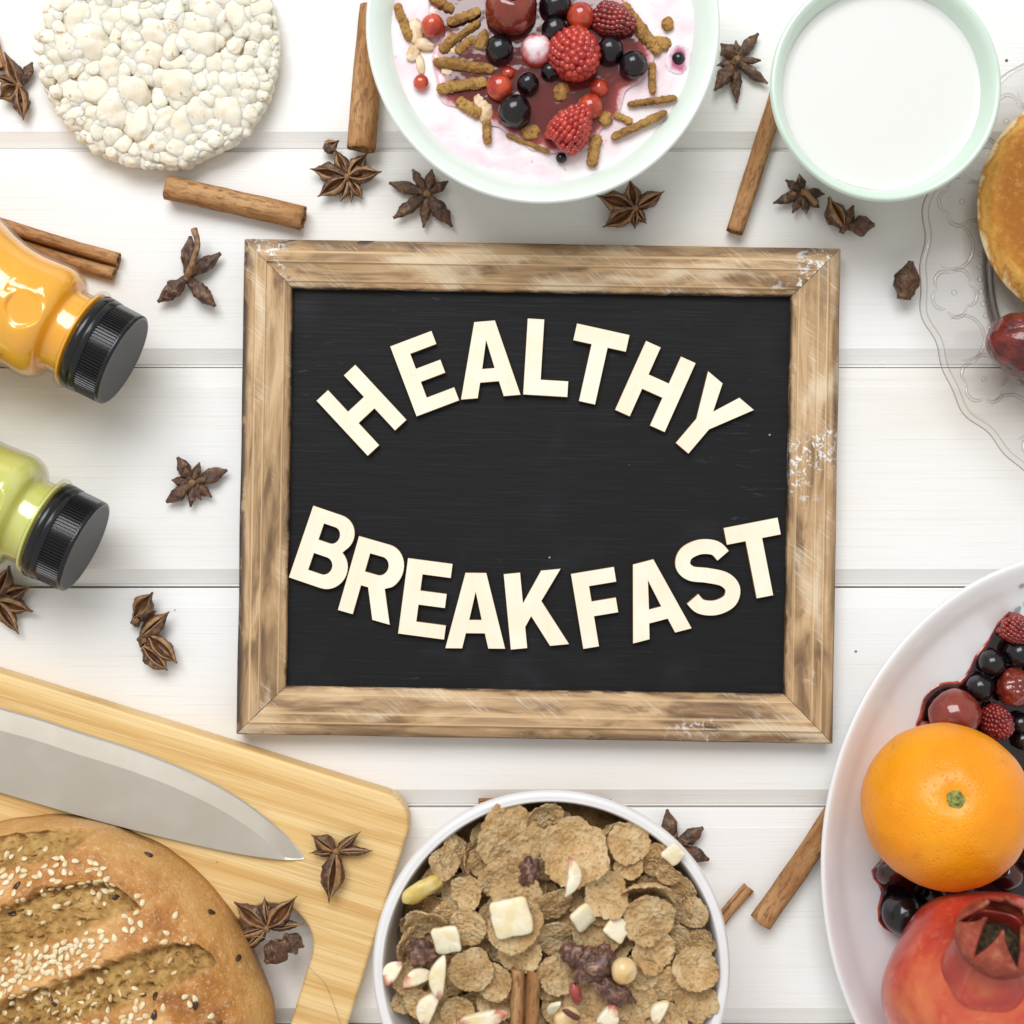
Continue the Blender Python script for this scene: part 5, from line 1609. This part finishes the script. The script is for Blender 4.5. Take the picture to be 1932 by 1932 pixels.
def plate_juice():
    c = XY(1880, 1490, .009)
    out = []
    for k in range(120):
        a = -PI + 2 * PI * k / 120; d = Vector((math.cos(a), math.sin(a)))
        best = .022
        for (x, y, r) in JB:
            r = r + .0016
            q = Vector((x - c.x, y - c.y)); b = q.dot(d); disc_ = b * b - q.dot(q) + r * r
            if disc_ > 0: best = max(best, b + math.sqrt(disc_))
        out.append(best)
    sm_ = [sum(out[(k + j) % 120] * w for j, w in ((-1, .22), (0, .56), (1, .22))) for k in range(120)]
    pts = [Vector((c.x + sm_[k] * math.cos(-PI + 2 * PI * k / 120), c.y + sm_[k] * math.sin(-PI + 2 * PI * k / 120), 0)) for k in range(120)]
    # sheet that follows the plate
    pol = sm_; N = 120; rings = 26; V, F, T = [(0, 0, plate_h(c.x, c.y) + .0016)], [], [1.0]
    for i in range(1, rings + 1):
        q = (i / rings) ** .6
        for k in range(N):
            a = -PI + 2 * PI * k / N; r = pol[k] * q
            x, y = c.x + r * math.cos(a), c.y + r * math.sin(a)
            V.append((r * math.cos(a), r * math.sin(a), plate_h(x, y) + .0004 + .0012 * math.sqrt(max(0, 1 - q ** 18))))
            T.append(min(1, (1 - q) * pol[k] / .0042))
    for k in range(N): F.append((0, 1 + k, 1 + (k + 1) % N))
    for i in range(rings - 1):
        for k in range(N):
            k2 = (k + 1) % N
            F.append((1 + i * N + k, 1 + (i + 1) * N + k, 1 + (i + 1) * N + k2, 1 + i * N + k2))
    me = mesh('berry_juice', V, F, [M_JUICE2]); attr(me, 'thick', T)
    solo('berry_juice', me, 'dark red juice around the berries on the white plate', 'juice', (c.x, c.y, 0))
plate_juice()
for (px, py, l, w, rz) in ((1921, 1150, 8, 5, .9), (1929, 1105, 7, 3.5, .5), (1905, 1166, 9, 4, .2), (1936, 1138, 6, 4, 1.5)):
    p = XY(px, py, .012); zz = plate_h(p.x, p.y) + .0006
    p = XY(px, py, zz); s = LN(1, zz)
    V, F = [], []
    for i in range(5):
        for k in range(14):
            a = 2 * PI * k / 14; q = i / 4
            x, y = q * l * s * math.cos(a), q * w * s * math.sin(a) * (1 - .35 * math.cos(a))
            x, y = x * math.cos(rz) - y * math.sin(rz), x * math.sin(rz) + y * math.cos(rz)
            V.append((x, y, plate_h(p.x + x, p.y + y) + .0005 - zz))
    for i in range(4):
        for k in range(14):
            F.append((i * 14 + k, i * 14 + (k + 1) % 14, (i + 1) * 14 + (k + 1) % 14, (i + 1) * 14 + k))
    pr_ = bpy.data.objects['oval_plate']
    part('printed_leaf', mesh('printed_leaf', V, F, [M_DECOR]), pr_, p - Vector((PC.x, PC.y, 0)), label='grey green leaf print on the plate')

def build_orange():
    r = LN(157, .043)
    zc = PZ + r * .92
    c = XY(1784, 1521, zc)
    ax = Vector((-.06, .02, 1.0))
    # pole of the fruit as it is seen: the stem lies a little right of the middle
    st = XY(1804, 1508, zc + r * .88)
    ax = (st - c).normalized()
    root = thing('orange', 'whole bright orange with a green stem button resting on berries', 'orange', (c.x, c.y, PZ))
    q = Vector((0, 0, 1)).rotation_difference(ax)
    fn = lambda v: 1 - .075 * math.exp(-((1 - v.z) / .018)) - .05 * abs(v.z) ** 3
    me = blob('peel', M_ORANGE, 6, amp=.016, freq=2.2, seed=5, fn=fn)
    for v in me.vertices: v.co *= r
    part('peel', me, root, (0, 0, zc - PZ), q.to_euler())
    top = Vector((0, 0, zc - PZ)) + ax * r * .86
    star = lathe('stem_button', [(r * .118, 0), (r * .112, .0012), (r * .085, .0022), (r * .060, .0020), (r * .056, .0034), (r * .036, .0037), (r * .03, .0028), (0, .0026)], [M_STEM], 40, warp=lambda a, rr, z: 1 + (.10 * math.cos(5 * a) if rr > r * .09 else .02))
    part('stem_button', star, root, top, q.to_euler())
build_orange()

def build_pomegranate():
    r = LN(196, .046)
    zc = PZ + r * .97
    c = XY(1868, 1880, zc)
    # crown direction from where its root is seen
    ax = Vector((-.19, .62, .74)).normalized()
    root = thing('pomegranate', 'red pomegranate with a brown open crown below the orange', 'pomegranate', (c.x, c.y, PZ))
    q = Vector((0, 0, 1)).rotation_difference(ax)
    V, F = ico(6); out, col = [], []
    for v in V:
        ang = math.atan2(v.y, v.x)
        k = 1 + .020 * math.cos(6 * ang) * (1 - v.z * v.z) + .02 * fbm(v * 1.3 + Vector((4, 2, 1)), 2)
        neck = math.exp(-((1 - v.z) / .05))
        k *= 1 + .07 * neck - .025 * math.exp(-((v.z - .82) / .10) ** 2)
        out.append(v * k * r); col.append(.55 * sm(.88, .97, v.z))
    me = mesh('rind', out, F, [M_POM]); attr(me, 'collar', col)
    R0 = (0, 0, zc - PZ)
    part('rind', me, root, R0, q.to_euler())
    nb = Vector(R0) + ax * r * 1.16
    q = Vector((0, 0, 1)).rotation_difference(Vector((-.04, .76, .65)).normalized())
    part('stamens', lathe('stamens', [(0, .0010), (.004, .0012), (.0085, .0006), (.0124, -.001), (.0124, -.006)], [M_STAMEN], 40, warp=lambda a, rr, z: 1 + .15 * noise.noise(Vector((math.cos(a) * 6, math.sin(a) * 6, z * 900)))), root, nb, q.to_euler())
    neck = lathe('neck', smooth_profile([(.0188, -.0175), (.0176, -.0115), (.0160, -.0050), (.0148, .0015), (.0147, .0044), (.0125, .0046), (.0122, -.002)], 5), [M_POM], 72, warp=lambda a, rr, z: 1 + .03 * math.cos(6 * a + 1.2))
    attr(neck, 'collar', [.7 * sm(-.013, .002, v.co.z) for v in neck.vertices])
    part('neck', neck, root, nb, q.to_euler())
    for k in range(6):
        a0 = 2 * PI * k / 6 + .2
        V, F = [], []
        nu, nv = 10, 9
        for lay in (0, 1):
            for i in range(nu + 1):
                u = i / nu
                half = (PI / 6 * 1.02) * (1 - sm(.30, 1.08, u)) + .03
                for j in range(nv):
                    a = a0 + half * (-1 + 2 * j / (nv - 1))
                    rad = .0147 + .0020 * math.sin(PI * min(1, u * 1.5)) - .0058 * sm(.40, 1, u) - (.0017 if lay else 0)
                    rad += .0003 * noise.noise(Vector((u * 5, j * .8, k)))
                    V.append((rad * math.cos(a), rad * math.sin(a), -.0005 + .0220 * u))
        m = nv
        for i in range(nu):
            for j in range(nv - 1):
                F.append((i * m + j, i * m + j + 1, (i + 1) * m + j + 1, (i + 1) * m + j))
                b = (nu + 1) * m
                F.append((b + i * m + j, b + (i + 1) * m + j, b + (i + 1) * m + j + 1, b + i * m + j + 1))
        b = (nu + 1) * m
        for i in range(nu):
            F.append((i * m, (i + 1) * m, b + (i + 1) * m, b + i * m)); F.append((i * m + m - 1, b + i * m + m - 1, b + (i + 1) * m + m - 1, (i + 1) * m + m - 1))
        for j in range(nv - 1):
            F.append((nu * m + j, nu * m + j + 1, b + nu * m + j + 1, b + nu * m + j))
        part('sepal', mesh('sepal', V, F, [M_CALYX]), root, nb, q.to_euler())
build_pomegranate()

# ================================================================ glass plate with pancakes
def build_glass_plate():
    c = XY(2215, 500, .014); c.z = 0
    R = LN(480, .014)
    root = thing('glass_plate', 'clear pressed glass plate with a scalloped edge and embossed rings', 'plate', c)
    def scal(a, r, z):
        f = sm(R * .80, R, r)
        return 1 + f * (.011 * math.cos(15 * a + .9) + .007 * math.cos(30 * a + .2))
    prof = [(0, .0030), (R * .66, .0030), (R * .675, .0010), (R * .69, .0002), (R * .71, .0006), (R * .735, .0055), (R * .86, .0095), (R * .978, .0126), (R * .995, .0132), (R * 1.004, .0150), (R * 1.0, .0172), (R * .986, .0178), (R * .972, .0162), (R * .86, .0126), (R * .745, .0092), (R * .715, .0078), (R * .69, .0064), (R * .66, .0060), (0, .0060)]
    part('plate_body', lathe('plate_body', smooth_profile(prof, 3), [M_GLASS], 300, warp=scal), root, (0, 0, .0001))
    def ztop(r):
        q = r / R
        return .0092 + (.0160 - .0092) * max(0, (q - .745) / (.975 - .745))
    def ring_arc(r0, ang, rad, a0, a1, w=.0008):
        cx, cy = r0 * math.cos(ang), r0 * math.sin(ang)
        n = max(10, int(abs(a1 - a0) / 8)); V, F = [], []
        seg = 6
        for i in range(n + 1):
            t = i / n; a = math.radians(a0 + (a1 - a0) * t) + ang
            ww = w * (math.sin(PI * t) ** .5 + .05)
            for k in range(seg):
                b = 2 * PI * k / seg
                rr = rad + ww * math.cos(b)
                x, y = cx + rr * math.cos(a), cy + rr * math.sin(a)
                V.append((x, y, ztop(math.hypot(x, y)) + .0001 + ww * .75 * math.sin(b)))
        for i in range(n):
            for k in range(seg):
                k2 = (k + 1) % seg
                F.append((i * seg + k, i * seg + k2, (i + 1) * seg + k2, (i + 1) * seg + k))
        return mesh('embossed_ring', V, F, [M_GLASS])
    s = LN(1, .014)
    dang = 2 * PI / 15
    bead = mesh('embossed_bead', [Vector((v.x, v.y, v.z * .6)) for v in ico(2)[0]], ico(2)[1], [M_GLASS])
    for k in range(15):
        a = PI + (k - 7) * dang - .085
        if not (PI * .5 < a % (2 * PI) < PI * 1.55): continue
        part('embossed_ring', ring_arc(R * .873, a, 43 * s, 60, 290), root)
        am = a + dang * .5
        for j in range(5):
            ph = math.radians(72 * j + 20)
            x0, y0 = R * .868 + 27 * s * math.cos(ph), 27 * s * math.sin(ph)
            rr0, aa0 = math.hypot(x0, y0), math.atan2(y0, x0)
            part('embossed_ring', ring_arc(rr0, am + aa0, 20 * s, math.degrees(ph - aa0) - 85, math.degrees(ph - aa0) + 85), root)
        rb = R * .868
        part('embossed_bead', bead, root, (rb * math.cos(am), rb * math.sin(am), ztop(rb)), (0, 0, 0), (5.5 * s,) * 3)
    for k in range(60):
        a = PI + (k - 30) * .0655
        if not (PI * .5 < a % (2 * PI) < PI * 1.55): continue
        rb = R * .752
        part('embossed_bead', bead, root, (rb * math.cos(a), rb * math.sin(a), ztop(rb)), (0, 0, 0), (5.6 * s,) * 3)
build_glass_plate()

def pancake_mesh(R, th, seed):
    rings, seg = 34, 160; V, F, K = [(0, 0, th)], [], [0.0]
    for i in range(1, rings + 1):
        q = i / rings
        for k in range(seg):
            a = 2 * PI * k / seg
            e = 1 + .012 * noise.noise(Vector((math.cos(a) * 1.5 + seed, math.sin(a) * 1.5, 0))) + .003 * noise.noise(Vector((math.cos(a) * 9, math.sin(a) * 9, seed)))
            r = R * q * e
            z = th * (1 - .75 * sm(.86, 1.0, q) ** 2) + .0004 * fbm(Vector((r * math.cos(a) * 60, r * math.sin(a) * 60, seed)), 2)
            V.append((r * math.cos(a), r * math.sin(a), z)); K.append(q ** 1.3)
    for (q, z) in ((1.004, th * .16), (.985, 0.0), (.5, 0.0)):
        for k in range(seg):
            a = 2 * PI * k / seg
            e = 1 + .012 * noise.noise(Vector((math.cos(a) * 1.5 + seed, math.sin(a) * 1.5, 0)))
            V.append((R * q * e * math.cos(a), R * q * e * math.sin(a), z)); K.append(1.0)
    for k in range(seg): F.append((0, 1 + k, 1 + (k + 1) % seg))
    for i in range(rings + 2):
        for k in range(seg):
            k2 = (k + 1) % seg
            F.append((1 + i * seg + k, 1 + (i + 1) * seg + k, 1 + (i + 1) * seg + k2, 1 + i * seg + k2))
    me = mesh('pancake', V, F, [M_PANC]); attr(me, 'rim', K)
    return me
pz = .0064
for i, (dx, dy, lab) in enumerate(((40, 10, 'lower pancake under the golden one on the glass plate'), (0, 0, 'golden brown top pancake on the glass plate'))):
    th = .0085
    p = XY(2082 + dx, 384 + dy, pz + th)
    solo('pancake', pancake_mesh(LN(229 if i else 205, pz + th), th, 3 + i), lab, 'pancake', (p.x, p.y, pz), (0, 0, i * 1.1), group='pancakes on the glass plate')
    pz += th + .0002
dt = XY(1944, 653, .026)
me = blob('jujube', M_DATE, 6, amp=.07, freq=1.3, seed=91, octs=5)
solo('jujube', me, 'dark red wrinkled fruit on the glass plate beside the pancakes', 'fruit', (dt.x, dt.y, .0245), (.1, 0, -.35), (LN(80, .025), LN(62, .025), LN(60, .025)))
